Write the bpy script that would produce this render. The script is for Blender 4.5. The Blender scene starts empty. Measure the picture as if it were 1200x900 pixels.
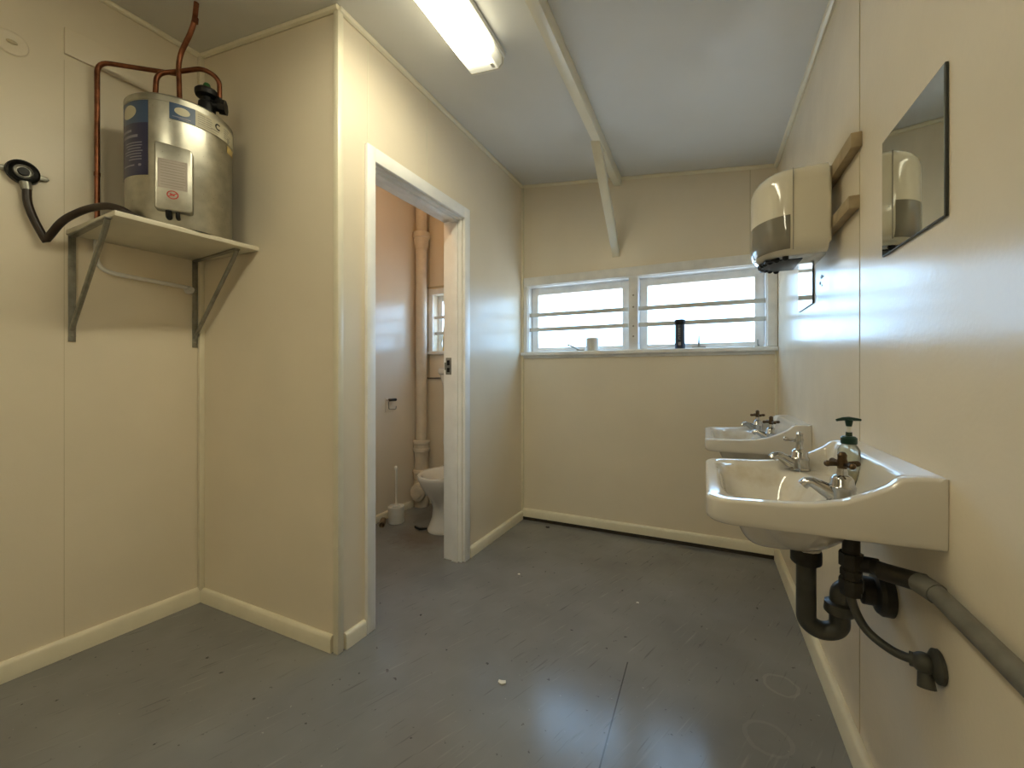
import bpy, bmesh, math, random
from mathutils import Vector, Matrix
random.seed(7)
sc = bpy.context.scene
COL = sc.collection
PI = math.pi

# ------------------------------------------------------------------ frames
PL = math.atan(.095);  OL = (-2.222, 1.19)      # left wall: out of wall = +x, into depth = +y
PP = math.atan(.045/1.715); OP = (-1.31, 1.192) # partition wall
YB = 2.905; XR = .398; YREAR = -1.7
CZ = lambda x: 2.40 - .114*x                    # sloping ceiling

def frame(O, phi):
    n = (math.cos(phi), -math.sin(phi)); t = (math.sin(phi), math.cos(phi))
    return lambda d, y, z=0: Vector((O[0]+n[0]*d+t[0]*y, O[1]+n[1]*d+t[1]*y, z))
LW = frame(OL, PL); PW = frame(OP, PP)

# ------------------------------------------------------------------ materials
MATS = {}
def newmat(name):
    m = bpy.data.materials.new(name); m.use_nodes = True
    nt = m.node_tree; b = nt.nodes['Principled BSDF']
    MATS[name] = m
    return m, nt, b
def setp(b, **k):
    for a, v in k.items():
        key = {'col': 'Base Color', 'rough': 'Roughness', 'metal': 'Metallic', 'spec': 'Specular IOR Level', 'ior': 'IOR',
               'coat': 'Coat Weight', 'coatr': 'Coat Roughness', 'trans': 'Transmission Weight', 'alpha': 'Alpha'}[a]
        if a == 'col': v = tuple(v)+(1,) if len(v) == 3 else v
        b.inputs[key].default_value = v
def noise(nt, scale, detail=3, coord='Object', vscale=None, rot=None, rough=.5):
    tc = nt.nodes.new('ShaderNodeTexCoord'); n = nt.nodes.new('ShaderNodeTexNoise')
    n.inputs['Scale'].default_value = scale; n.inputs['Detail'].default_value = detail; n.inputs['Roughness'].default_value = rough
    src = tc.outputs[coord]
    if rot is not None:
        mp = nt.nodes.new('ShaderNodeMapping'); mp.inputs['Rotation'].default_value = rot
        nt.links.new(src, mp.inputs['Vector']); src = mp.outputs['Vector']
    if vscale is not None:
        mp = nt.nodes.new('ShaderNodeMapping'); mp.inputs['Scale'].default_value = vscale
        nt.links.new(src, mp.inputs['Vector']); src = mp.outputs['Vector']
    nt.links.new(src, n.inputs['Vector'])
    return n.outputs['Fac']
def ramp(nt, fac, stops):
    r = nt.nodes.new('ShaderNodeValToRGB'); nt.links.new(fac, r.inputs['Fac'])
    els = r.color_ramp.elements
    while len(els) < len(stops): els.new(.5)
    for e, (p, c) in zip(els, stops):
        e.position = p; e.color = tuple(c)+(1,) if len(c) == 3 else c
    return r.outputs['Color']
def mixc(nt, fac, a, b, mode='MIX'):
    m = nt.nodes.new('ShaderNodeMix'); m.data_type = 'RGBA'; m.blend_type = mode
    for sock, v in ((m.inputs[0], fac), (m.inputs[6], a), (m.inputs[7], b)):
        if isinstance(v, (int, float)): sock.default_value = v
        elif isinstance(v, tuple): sock.default_value = v+(1,) if len(v) == 3 else v
        else: nt.links.new(v, sock)
    return m.outputs[2]
def mathn(nt, op, a, b=None, c=None):
    m = nt.nodes.new('ShaderNodeMath'); m.operation = op
    for i, v in enumerate((a, b, c)):
        if v is None: continue
        if isinstance(v, (int, float)): m.inputs[i].default_value = v
        else: nt.links.new(v, m.inputs[i])
    return m.outputs[0]
def bump(nt, b, fac, strength, dist=.002):
    n = nt.nodes.new('ShaderNodeBump'); n.inputs['Strength'].default_value = strength; n.inputs['Distance'].default_value = dist
    nt.links.new(fac, n.inputs['Height']); nt.links.new(n.outputs['Normal'], b.inputs['Normal'])
def simple(name, col, rough=.4, metal=0, spec=.5, var=.08, vscale=8, coat=0, bmp=0, bscale=60):
    m, nt, b = newmat(name); setp(b, rough=rough, metal=metal, spec=spec, coat=coat)
    f = noise(nt, vscale, 4)
    c = ramp(nt, f, [(.3, tuple(x*(1-var) for x in col)), (.7, tuple(min(1, x*(1+var)) for x in col))])
    nt.links.new(c, b.inputs['Base Color'])
    if bmp: bump(nt, b, noise(nt, bscale, 3), bmp, .001)
    return m

def wall_paint(name, col, rough, spec=.5, bmp=.25):
    m, nt, b = newmat(name); setp(b, rough=rough, spec=spec)
    f = noise(nt, 2.2, 5)
    c = ramp(nt, f, [(.3, tuple(x*.95 for x in col)), (.7, tuple(x*1.03 for x in col))])
    nt.links.new(c, b.inputs['Base Color'])
    h = mathn(nt, 'ADD', mathn(nt, 'MULTIPLY', noise(nt, 95, 2), .5), mathn(nt, 'MULTIPLY', noise(nt, 16, 2), .9))
    bump(nt, b, h, bmp, .0016)
    r = ramp(nt, noise(nt, 7, 4), [(.3, (rough*.85,)*3), (.7, (rough*1.2,)*3)])
    nt.links.new(r, b.inputs['Roughness'])
    return m
CREAM = (.80, .717, .575)
M_wall = wall_paint('cream_wall_paint', CREAM, .34)
M_wallR = wall_paint('cream_gloss_wall_paint', CREAM, .205, .30, .3)
M_ceil = wall_paint('ceiling_paint', (.68, .675, .65), .42, .4)
M_trim = simple('cream_trim_paint', (.81, .755, .60), .28, var=.05, bmp=.1)
M_door = simple('white_door_paint', (.93, .93, .915), .42, spec=1, var=.05, bmp=.1, bscale=30)
M_win = simple('white_window_paint', (.82, .81, .79), .35, var=.07, vscale=14)
M_bar = simple('grey_bar_paint', (.62, .62, .58), .4, var=.08)
M_stallwall = wall_paint('stall_wall_paint', (.80, .73, .62), .2)
M_cer = simple('white_ceramic', (.70, .665, .60), .10, var=.03, vscale=5, coat=.3)
def stain(m):
    nt = m.node_tree; b = nt.nodes['Principled BSDF']; old = b.inputs['Base Color'].links[0].from_socket
    tc = nt.nodes.new('ShaderNodeTexCoord'); sx = nt.nodes.new('ShaderNodeSeparateXYZ'); nt.links.new(tc.outputs['Object'], sx.inputs[0])
    inside = mathn(nt, 'MULTIPLY', mathn(nt, 'LESS_THAN', mathn(nt, 'ABSOLUTE', sx.outputs[1]), .222), mathn(nt, 'MULTIPLY', mathn(nt, 'GREATER_THAN', sx.outputs[0], -.368), mathn(nt, 'LESS_THAN', sx.outputs[0], -.075)))
    f = ramp(nt, noise(nt, 9, 5, rough=.6), [(.50, (0, 0, 0)), (.68, (.42,)*3)])
    g = ramp(nt, noise(nt, 34, 4, rough=.6), [(.66, (0, 0, 0)), (.72, (.6,)*3)])
    c = mixc(nt, mathn(nt, 'MULTIPLY', f, inside), old, (.44, .33, .17))
    c = mixc(nt, mathn(nt, 'MULTIPLY', g, inside), c, (.16, .12, .07))
    nt.links.new(c, b.inputs['Base Color'])
stain(M_cer)
M_cerw = simple('toilet_ceramic', (.76, .74, .69), .10, var=.02, coat=.3)
M_chrome = simple('worn_chrome', (.52, .51, .49), .16, metal=1, var=.15, vscale=40)
M_brass = simple('worn_brass', (.11, .075, .045), .38, metal=1, var=.3, vscale=60)
M_trap = simple('dark_grey_pipe', (.052, .052, .043), .42, var=.25, vscale=25)
M_iron = simple('blackened_brass', (.030, .027, .021), .45, metal=.35, var=.4, vscale=40)
M_tubegrey = simple('grey_painted_pipe', (.15, .145, .125), .42, var=.2, vscale=30)
M_copper = simple('copper', (.22, .085, .045), .34, metal=1, var=.35, vscale=30)
M_black = simple('black_plastic', (.006, .006, .006), .4, spec=.3, var=.2)
M_blackm = simple('black_rubber', (.016, .015, .014), .6, var=.3)
M_green = simple('green_plastic', (.012, .10, .03), .4)
M_dgreen = simple('dark_green_plastic', (.004, .035, .022), .3)
M_steelgrey = simple('galvanised_bracket', (.30, .295, .26), .36, metal=.75, var=.2, vscale=30)
M_shelf = simple('shelf_board', (.66, .62, .50), .4, var=.05)
M_disp = simple('dispenser_plastic', (.74, .69, .56), .09, var=.02, coat=.4)
M_dispg = simple('smoky_plastic', (.20, .185, .145), .07, var=.05, coat=.4)
M_wood = simple('bare_wood', (.36, .28, .17), .6, var=.2, vscale=20, bmp=.2)
M_white = simple('white_plastic', (.74, .73, .69), .3, var=.03)
M_paper = simple('paper', (.72, .70, .64), .8, var=.04)
M_card = simple('brown_card', (.22, .155, .09), .75, var=.1)
M_hose = simple('dark_hose', (.024, .013, .008), .38, var=.3, vscale=20)
M_navy = simple('navy_label', (.035, .036, .085), .3, var=.1)
M_blue = simple('blue_label', (.045, .085, .17), .3, var=.08)
M_label = simple('cream_label', (.52, .49, .37), .4, var=.04)
M_ylabel = simple('yellow_label', (.60, .46, .18), .4)
M_ink = simple('black_ink', (.02, .02, .02), .5)
M_grink = simple('grey_ink', (.30, .28, .24), .5)
M_red = simple('red_ink', (.50, .06, .05), .4)
M_palemark = simple('pale_ink', (.24, .235, .30), .4)
M_can = simple('dark_can_paint', (.035, .042, .062), .3, metal=.2)
M_canmark = simple('can_marking', (.30, .31, .34), .4)
M_yellow = simple('yellow_plastic', (.75, .52, .12), .35)
M_redcap = simple('red_plastic', (.45, .03, .04), .35)
M_pipe = simple('painted_soil_pipe', (.68, .60, .48), .35, var=.07, vscale=12, bmp=.3, bscale=25)
M_gap = simple('dark_grime', (.030, .022, .013), .8, var=.4, vscale=30)
M_edge = simple('dark_mirror_edge', (.03, .033, .030), .3, var=.1)
M_seam = simple('panel_joint', (.55, .48, .33), .5)

def heater_metal():
    m, nt, b = newmat('galvanised_sheet'); setp(b, metal=1, rough=.34)
    f = noise(nt, 18, 4); s = noise(nt, 130, 2)
    c = ramp(nt, f, [(.3, (.40, .39, .34)), (.7, (.55, .54, .47))])
    c = mixc(nt, ramp(nt, s, [(.70, (0, 0, 0)), (.76, (.7, .7, .7))]), c, (.16, .14, .10))
    nt.links.new(c, b.inputs['Base Color'])
    nt.links.new(ramp(nt, noise(nt, 9, 4), [(.3, (.28,)*3), (.7, (.42,)*3)]), b.inputs['Roughness'])
    return m
M_heat = heater_metal()

def floor_mat():
    m, nt, b = newmat('grey_sheet_vinyl'); setp(b, spec=.5)
    base = (.205, .208, .212)
    rz = (0, 0, math.radians(24))
    f = noise(nt, 3, 4)
    c = ramp(nt, f, [(.3, tuple(x*.86 for x in base)), (.7, tuple(x*1.12 for x in base))])
    st = noise(nt, 9, 2, vscale=(9, .55, 1), rot=rz, rough=.45)
    c = mixc(nt, ramp(nt, st, [(.64, (0, 0, 0)), (.78, (.32,)*3)]), c, (.36, .36, .34))
    st2 = noise(nt, 11, 2, vscale=(7.5, .5, 1), rot=(0, 0, math.radians(21)), rough=.45)
    c = mixc(nt, ramp(nt, st2, [(.65, (0, 0, 0)), (.76, (.5,)*3)]), c, (.07, .07, .065))
    sp = noise(nt, 38, 3)
    c = mixc(nt, ramp(nt, sp, [(.69, (0, 0, 0)), (.75, (.75,)*3)]), c, (.025, .023, .02))
    sp2 = noise(nt, 55, 2, vscale=(1, 1.2, 1))
    c = mixc(nt, ramp(nt, sp2, [(.73, (0, 0, 0)), (.79, (.5,)*3)]), c, (.46, .45, .42))
    tc = nt.nodes.new('ShaderNodeTexCoord'); sx = nt.nodes.new('ShaderNodeSeparateXYZ'); nt.links.new(tc.outputs['Object'], sx.inputs[0])
    X, Yy = sx.outputs[0], sx.outputs[1]
    # sheet joint
    d = mathn(nt, 'ABSOLUTE', mathn(nt, 'ADD', X, .265))
    lim = mathn(nt, 'LESS_THAN', Yy, 1.62)
    line = mathn(nt, 'MULTIPLY', mathn(nt, 'LESS_THAN', d, .0022), lim)
    c = c
    c = mixc(nt, mathn(nt, 'MULTIPLY', line, .75), c, (.03, .03, .028))
    wob = mathn(nt, 'MULTIPLY', mathn(nt, 'SUBTRACT', noise(nt, 20, 2), .5), .02)
    for (cx, cy, r, w, k) in ((.247, 1.728, .052, .008, .26), (.176, 1.46, .062, .010, .17)):
        dx = mathn(nt, 'SUBTRACT', X, cx); dy = mathn(nt, 'SUBTRACT', Yy, cy)
        dist = mathn(nt, 'SQRT', mathn(nt, 'ADD', mathn(nt, 'MULTIPLY', dx, dx), mathn(nt, 'MULTIPLY', dy, dy)))
        ring = mathn(nt, 'ABSOLUTE', mathn(nt, 'ADD', mathn(nt, 'SUBTRACT', dist, r), wob))
        k_ = mathn(nt, 'MULTIPLY', mathn(nt, 'LESS_THAN', ring, w*.6), k*.6)
        c = mixc(nt, k_, c, (.46, .45, .41))
    # worn brown patch at the foot of the toilet
    dx = mathn(nt, 'SUBTRACT', X, -1.72); dy = mathn(nt, 'SUBTRACT', Yy, 2.30)
    dist = mathn(nt, 'SQRT', mathn(nt, 'ADD', mathn(nt, 'MULTIPLY', dx, dx), mathn(nt, 'MULTIPLY', dy, dy)))
    dist = mathn(nt, 'ADD', dist, mathn(nt, 'MULTIPLY', wob, 6))
    c = mixc(nt, ramp(nt, dist, [(.10, (.6,)*3), (.26, (0, 0, 0))]), c, (.10, .075, .045))
    nt.links.new(c, b.inputs['Base Color'])
    rr = mathn(nt, 'ADD', mathn(nt, 'MULTIPLY', noise(nt, 26, 5, rough=.7), .12), .14)
    nt.links.new(rr, b.inputs['Roughness'])
    h = mathn(nt, 'ADD', mathn(nt, 'MULTIPLY', noise(nt, 120, 3), .4), mathn(nt, 'MULTIPLY', noise(nt, 9, 3), 1.0))
    bump(nt, b, h, .09, .002)
    return m
M_floor = floor_mat()

def glass_pane():
    m, nt, b = newmat('obscured_glass')
    for n in list(nt.nodes):
        if n.type != 'OUTPUT_MATERIAL': nt.nodes.remove(n)
    out = [n for n in nt.nodes if n.type == 'OUTPUT_MATERIAL'][0]
    t = nt.nodes.new('ShaderNodeBsdfTransparent'); t.inputs[0].default_value = (.96, .98, 1, 1)
    tl = nt.nodes.new('ShaderNodeBsdfTranslucent'); tl.inputs[0].default_value = (.93, .96, 1, 1)
    g = nt.nodes.new('ShaderNodeBsdfGlossy'); g.inputs['Roughness'].default_value = .15; g.inputs[0].default_value = (.9, .9, .9, 1)
    m1 = nt.nodes.new('ShaderNodeMixShader'); m2 = nt.nodes.new('ShaderNodeMixShader')
    n = noise(nt, 90, 2); f = ramp(nt, n, [(.3, (.12,)*3), (.7, (.24,)*3)])
    nt.links.new(f, m1.inputs[0]); nt.links.new(t.outputs[0], m1.inputs[1]); nt.links.new(tl.outputs[0], m1.inputs[2])
    m2.inputs[0].default_value = .05
    nt.links.new(m1.outputs[0], m2.inputs[1]); nt.links.new(g.outputs[0], m2.inputs[2])
    nt.links.new(m2.outputs[0], out.inputs[0])
    return m
M_pane = glass_pane()

def clear_plastic():
    m, nt, b = newmat('clear_bottle_plastic')
    for n in list(nt.nodes):
        if n.type != 'OUTPUT_MATERIAL': nt.nodes.remove(n)
    out = [n for n in nt.nodes if n.type == 'OUTPUT_MATERIAL'][0]
    t = nt.nodes.new('ShaderNodeBsdfTransparent'); t.inputs[0].default_value = (.90, .92, .86, 1)
    g = nt.nodes.new('ShaderNodeBsdfGlossy'); g.inputs['Roughness'].default_value = .06
    d = nt.nodes.new('ShaderNodeBsdfDiffuse'); d.inputs[0].default_value = (.66, .66, .58, 1)
    lw = nt.nodes.new('ShaderNodeLayerWeight'); lw.inputs[0].default_value = .16
    m0 = nt.nodes.new('ShaderNodeMixShader'); m0.inputs[0].default_value = .38
    n = noise(nt, 40, 2); 
    m1 = nt.nodes.new('ShaderNodeMixShader')
    nt.links.new(t.outputs[0], m0.inputs[1]); nt.links.new(d.outputs[0], m0.inputs[2])
    nt.links.new(lw.outputs['Fresnel'], m1.inputs[0]); nt.links.new(m0.outputs[0], m1.inputs[1]); nt.links.new(g.outputs[0], m1.inputs[2])
    nt.links.new(m1.outputs[0], out.inputs[0])
    return m
M_clear = clear_plastic()
M_soap = simple('pale_yellow_soap', (.62, .50, .24), .2)

def mirror_mat():
    m, nt, b = newmat('mirror_glass'); setp(b, metal=1, rough=.02)
    f = noise(nt, 14, 5)
    c = ramp(nt, f, [(.35, (.80, .84, .83)), (.75, (.72, .76, .75))])
    nt.links.new(c, b.inputs['Base Color'])
    return m
M_mirror = mirror_mat()

LAMP_E = 20.5
def lamp_mat():
    m, nt, b = newmat('lit_diffuser'); setp(b, col=(.8, .8, .7), rough=.35)
    tc = nt.nodes.new('ShaderNodeTexCoord'); sx = nt.nodes.new('ShaderNodeSeparateXYZ'); nt.links.new(tc.outputs['Object'], sx.inputs[0])
    ay = mathn(nt, 'ABSOLUTE', sx.outputs[1])
    e = ramp(nt, ay, [(.0, (1,)*3), (.47, (1,)*3), (.53, (.12,)*3), (.575, (.030,)*3), (.60, (.016,)*3)])
    rb = mathn(nt, 'MULTIPLY', noise(nt, 130, 1), .25)
    side = ramp(nt, mathn(nt, 'MULTIPLY', sx.outputs[2], -10), [(.68, (.28,)*3), (.715, (1,)*3)])
    s = mathn(nt, 'MULTIPLY', mathn(nt, 'MULTIPLY', mathn(nt, 'ADD', e, mathn(nt, 'MULTIPLY', e, rb)), side), LAMP_E)
    b.inputs['Emission Color'].default_value = (1, .92, .65, 1)
    nt.links.new(s, b.inputs['Emission Strength'])
    return m
M_lamp = lamp_mat()

# ------------------------------------------------------------------ mesh builder
class MB:
    def __init__(s): s.bm = bmesh.new()
    def box(s, x0, x1, y0, y1, z0, z1, bev=0, seg=2, mtx=None):
        b = bmesh.new()
        v = [b.verts.new((x, y, z)) for x in (x0, x1) for y in (y0, y1) for z in (z0, z1)]
        for f in ((0, 1, 3, 2), (4, 6, 7, 5), (0, 4, 5, 1), (2, 3, 7, 6), (0, 2, 6, 4), (1, 5, 7, 3)): b.faces.new([v[i] for i in f])
        if bev: bmesh.ops.bevel(b, geom=b.edges[:], offset=bev, segments=seg, profile=.5, affect='EDGES')
        return s._add(b, mtx)
    def prism(s, pts, z0, z1, bev=0, seg=2, mtx=None, topz=None, botz=None):
        """polygon in xy, extruded in z (z0/z1 may be functions of x,y)"""
        b = bmesh.new()
        F = lambda z, p: z(p[0], p[1]) if callable(z) else z
        lo = [b.verts.new((p[0], p[1], F(z0, p))) for p in pts]; hi = [b.verts.new((p[0], p[1], F(z1, p))) for p in pts]
        n = len(pts)
        b.faces.new(lo[::-1]); b.faces.new(hi)
        for i in range(n): b.faces.new((lo[i], lo[(i+1) % n], hi[(i+1) % n], hi[i]))
        bmesh.ops.recalc_face_normals(b, faces=b.faces[:])
        if bev: bmesh.ops.bevel(b, geom=b.edges[:], offset=bev, segments=seg, profile=.5, affect='EDGES')
        return s._add(b, mtx)
    def _add(s, b, mtx=None):
        if mtx is not None: b.transform(mtx)
        m = bpy.data.meshes.new('t'); b.to_mesh(m); b.free(); s.bm.from_mesh(m); bpy.data.meshes.remove(m)
        return s
    def tube(s, pts, r, seg=14, cap=True, rad=None, fillet=0, fseg=6):
        pts = [Vector(p) for p in pts]
        if fillet:
            q = [pts[0]]
            for i in range(1, len(pts)-1):
                a, b, c = pts[i-1], pts[i], pts[i+1]
                u = (a-b); w = (c-b); d = min(fillet, u.length*.49, w.length*.49)
                p0 = b+u.normalized()*d; p2 = b+w.normalized()*d
                for k in range(fseg+1):
                    t = k/fseg; q.append(p0*(1-t)**2+b*2*t*(1-t)+p2*t*t)
            q.append(pts[-1]); pts = q
        n = len(pts); rs = rad if rad else [r]*n
        b = bmesh.new(); rings = []
        t0 = (pts[1]-pts[0]).normalized()
        up = Vector((0, 0, 1)) if abs(t0.z) < .9 else Vector((1, 0, 0))
        nrm = (up - t0*up.dot(t0)).normalized()
        for i, p in enumerate(pts):
            t = (pts[min(i+1, n-1)]-pts[max(i-1, 0)]).normalized()
            nrm = (nrm - t*nrm.dot(t)).normalized(); bi = t.cross(nrm)
            rings.append([b.verts.new(p+(nrm*math.cos(2*PI*k/seg)+bi*math.sin(2*PI*k/seg))*rs[i]) for k in range(seg)])
        for i in range(n-1):
            for k in range(seg): b.faces.new((rings[i][k], rings[i][(k+1) % seg], rings[i+1][(k+1) % seg], rings[i+1][k]))
        if cap: b.faces.new(rings[0][::-1]); b.faces.new(rings[-1])
        bmesh.ops.recalc_face_normals(b, faces=b.faces[:])
        return s._add(b)
    def lathe(s, prof, seg=32, mtx=None, sx=1, sy=1, closed=False):
        b = bmesh.new(); rings = []
        for r, z in prof:
            if r < 1e-5: rings.append([b.verts.new((0, 0, z))])
            else: rings.append([b.verts.new((r*sx*math.cos(2*PI*k/seg), r*sy*math.sin(2*PI*k/seg), z)) for k in range(seg)])
        prs = list(zip(rings, rings[1:]))
        if closed: prs.append((rings[-1], rings[0]))
        for a, c in prs:
            if len(a) == 1 and len(c) == 1: continue
            for k in range(seg):
                if len(a) == 1: b.faces.new((a[0], c[(k+1) % seg], c[k]))
                elif len(c) == 1: b.faces.new((a[k], a[(k+1) % seg], c[0]))
                else: b.faces.new((a[k], a[(k+1) % seg], c[(k+1) % seg], c[k]))
        bmesh.ops.recalc_face_normals(b, faces=b.faces[:])
        return s._add(b, mtx)
    def cpatch(s, a0, a1, z0, z1, r, th=.0008, n=16):
        """patch of a cylinder's skin between angles a0..a1"""
        b = bmesh.new(); R = []
        z0f = z0 if callable(z0) else (lambda t: z0)
        z1f = z1 if callable(z1) else (lambda t: z1)
        for i in range(n+1):
            t = i/n; a = a0+(a1-a0)*t; c, d = math.cos(a), math.sin(a)
            R.append([b.verts.new((rr*c, rr*d, zz)) for rr, zz in ((r, z0f(t)), (r+th, z0f(t)), (r+th, z1f(t)), (r, z1f(t)))])
        for A, B in zip(R, R[1:]):
            for k in range(4): b.faces.new((A[k], A[(k+1) % 4], B[(k+1) % 4], B[k]))
        b.faces.new(R[0]); b.faces.new(R[-1][::-1])
        bmesh.ops.recalc_face_normals(b, faces=b.faces[:])
        return s._add(b)
    def ball(s, c, r, sx=1, sy=1, sz=1):
        b = bmesh.new(); bmesh.ops.create_uvsphere(b, u_segments=16, v_segments=10, radius=r)
        return s._add(b, Matrix.Translation(c) @ Matrix.Diagonal((sx, sy, sz, 1)))
    def build(s, name, mat, parent=None, loc=None, rz=0, ang=35, label=None):
        me = bpy.data.meshes.new(name); s.bm.to_mesh(me); s.bm.free()
        me.materials.append(mat)
        for p in me.polygons: p.use_smooth = True
        me.set_sharp_from_angle(angle=math.radians(ang))
        o = bpy.data.objects.new(name, me); COL.objects.link(o)
        if parent: o.parent = parent
        if loc is not None: o.location = loc
        o.rotation_euler[2] = rz
        if label: o['label'] = label
        return o
def tag(o, label, cat, group=None, kind=None):
    o['label'] = label; o['category'] = cat
    if group: o['group'] = group
    if kind: o['kind'] = kind
    return o
def thing(name, label, cat, loc=(0, 0, 0), rz=0, group=None):
    o = bpy.data.objects.new(name, None); COL.objects.link(o); o.location = loc; o.rotation_euler[2] = rz
    o.empty_display_size = .05
    return tag(o, label, cat, group)
def struct(o, label, cat): return tag(o, label, cat, kind='structure')
def rotm(a, ax): return Matrix.Rotation(a, 4, ax)
def T(*v): return Matrix.Translation(v)

# ------------------------------------------------------------------ ROOM SHELL
ctop = lambda x, y: CZ(x)+.04
m = MB(); m.prism([(-3.1, YREAR-.1), (.55, YREAR-.1), (.55, 3.06), (-3.1, 3.06)], -.08, 0)
struct(m.build('floor', M_floor), 'grey streaked sheet vinyl floor with scuffs', 'floor')
m = MB(); m.prism([(-3.1, YREAR-.1), (.55, YREAR-.1), (.55, 3.06), (-3.1, 3.06)], lambda x, y: CZ(x), lambda x, y: CZ(x)+.09)
struct(m.build('ceiling', M_ceil), 'plain pale grey sloping ceiling', 'ceiling')
m = MB(); m.prism([(XR, YREAR-.1), (XR+.1, YREAR-.1), (XR+.1, YB), (XR, YB)], 0, ctop)
struct(m.build('wall_right', M_wallR), 'glossy cream wall carrying the basins and mirrors', 'wall')
m = MB(); a, b_, c, d = LW(0, 0), LW(0, -3.0), LW(-.1, -3.0), LW(-.1, 0)
m.prism([(p.x, p.y) for p in (a, b_, c, d)], 0, ctop)
struct(m.build('wall_left', M_wall), 'cream wall behind the water heater shelf', 'wall')
m = MB(); m.prism([(OL[0]-.1, 1.19), (-1.31, 1.19), (-1.31, 1.30), (OL[0]-.1, 1.30)], 0, ctop)
struct(m.build('wall_alcove', M_wall), 'narrow cream wall beside the water heater', 'wall')
m = MB(); m.prism([(-2.32, 1.30), (-2.21, 1.30), (-2.21, YB), (-2.32, YB)], 0, ctop)
struct(m.build('wall_stall', M_stallwall), 'cream wall on the far side of the toilet stall', 'wall')
# partition with doorway, local frame (x into room, y along)
D0, D1, DH = .181, .886, 2.02
m = MB()
th = .11
def lz(x, y):  # ceiling in partition-local coordinates
    p = PW(x, y); return CZ(p.x)+.04
m.prism([(-th, .10), (0, 0), (0, D0), (-th, D0)], 0, lz)
m.prism([(-th, D1), (0, D1), (0, 1.722), (-th, 1.725)], 0, lz)
m.prism([(-th, D0), (0, D0), (0, D1), (-th, D1)], DH, lz)
struct(m.build('wall_partition', M_wall, loc=(OP[0], OP[1], 0), rz=-PP), 'cream partition wall with the toilet stall doorway', 'wall')
# back wall with two window openings
WX0, WX1, WZ0, WZ1 = -1.214, .345, 1.272, 1.768
SX0, SX1, SZ0, SZ1 = -2.085, -1.45, 1.30, 1.775
m = MB(); T_ = .12
for (x0, x1, z0, z1) in ((SX1, WX0, None, None), (WX1, XR+.1, None, None), (-2.32, SX0, None, None)):
    m.prism([(x0, YB), (x1, YB), (x1, YB+T_), (x0, YB+T_)], 0, ctop)
for (x0, x1, z0, z1) in ((WX0, WX1, WZ0, WZ1), (SX0, SX1, SZ0, SZ1)):
    m.prism([(x0, YB), (x1, YB), (x1, YB+T_), (x0, YB+T_)], 0, z0)
    m.prism([(x0, YB), (x1, YB), (x1, YB+T_), (x0, YB+T_)], z1, ctop)
struct(m.build('wall_back', M_wall), 'cream end wall below and above the long window', 'wall')
m = MB(); m.prism([(-3.1, YREAR-.1), (XR, YREAR-.1), (XR, YREAR), (-3.1, YREAR)], 0, ctop)
struct(m.build('wall_rear', M_wall), 'cream wall behind the viewpoint', 'wall')

# skirtings (rounded top)
def skirt(name, p, q, nrm, h, t, label, mat=M_trim, z0=0):
    p, q = Vector(p[:2]), Vector(q[:2]); L = (q-p).length; a = math.atan2(q.y-p.y, q.x-p.x)
    mm = MB()
    side = 1 if Vector((-math.sin(a), math.cos(a))).dot(Vector(nrm)) > 0 else -1
    prof = [(0, 0), (t, 0), (t, h-.014), (t*.75, h-.004), (t*.4, h), (0, h)]
    b = bmesh.new(); A = [b.verts.new((0, side*s, z+z0)) for s, z in prof]; B = [b.verts.new((L, side*s, z+z0)) for s, z in prof]
    n = len(prof); b.faces.new(A); b.faces.new(B[::-1])
    for i in range(n): b.faces.new((A[i], A[(i+1) % n], B[(i+1) % n], B[i]))
    bmesh.ops.recalc_face_normals(b, faces=b.faces[:]); mm._add(b)
    o = mm.build(name, mat, loc=(p.x, p.y, 0), rz=a, ang=50)
    return struct(o, label, 'skirting')
skirt('baseboard_left', LW(0, -3), LW(0, -.001), (1, 0), .072, .018, 'cream skirting along the water heater wall')
skirt('baseboard_alcove', (OL[0]+.018, 1.19), (-1.335, 1.19), (0, -1), .066, .016, 'cream skirting below the narrow alcove wall')
skirt('baseboard_partition', PW(0, .952), PW(0, 1.71), (1, 0), .062, .018, 'cream skirting between doorway and end wall')
o = skirt('baseboard_doorway', PW(0, .026), PW(0, .130), (1, 0), .064, .016, 'short skirting piece between corner and doorway')
skirt('baseboard_back', (-1.262, YB), (XR, YB), (0, -1), .062, .018, 'cream skirting under the end wall with dark gap below', z0=.02)
skirt('baseboard_right', (XR, YREAR), (XR, YB-.02), (-1, 0), .085, .020, 'cream skirting below the basins')
skirt('baseboard_stall', (-2.21, 1.31), (-2.21, YB), (1, 0), .055, .016, 'cream skirting inside the toilet stall')
m = MB(); m.prism([(-1.262, YB-.022), (XR, YB-.022), (XR, YB), (-1.262, YB)], 0, .022)
struct(m.build('trim_1', M_gap), 'dark grimy gap beneath the end wall skirting', 'gap')
# cornices and corner strips
def strip(name, pts, label, mat=M_trim, kind='cornice'):
    mm = MB(); mm.tube([Vector(p) for p in pts], .013, seg=8)
    return struct(mm.build(name, mat), label, kind)
e = .008
strip('trim_2', [LW(e, -3, 0)+Vector((0, 0, CZ(LW(e, -3).x)-e)), LW(e, -.005, 0)+Vector((0, 0, CZ(LW(e, 0).x)-e))], 'pale cornice strip over the water heater wall')
strip('trim_3', [(OL[0]+.01, 1.182, CZ(OL[0])-e), (-1.30, 1.182, CZ(-1.30)-e)], 'pale cornice strip over the alcove wall')
p, q = PW(e, -.005), PW(e, 1.71)
strip('trim_4', [(p.x, p.y, CZ(p.x)-e), (q.x, q.y, CZ(q.x)-e)], 'pale cornice strip over the partition wall')
strip('trim_5', [(-1.262, YB-e, CZ(-1.262)-e), (XR, YB-e, CZ(XR)-e)], 'pale cornice strip over the end wall')
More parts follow.
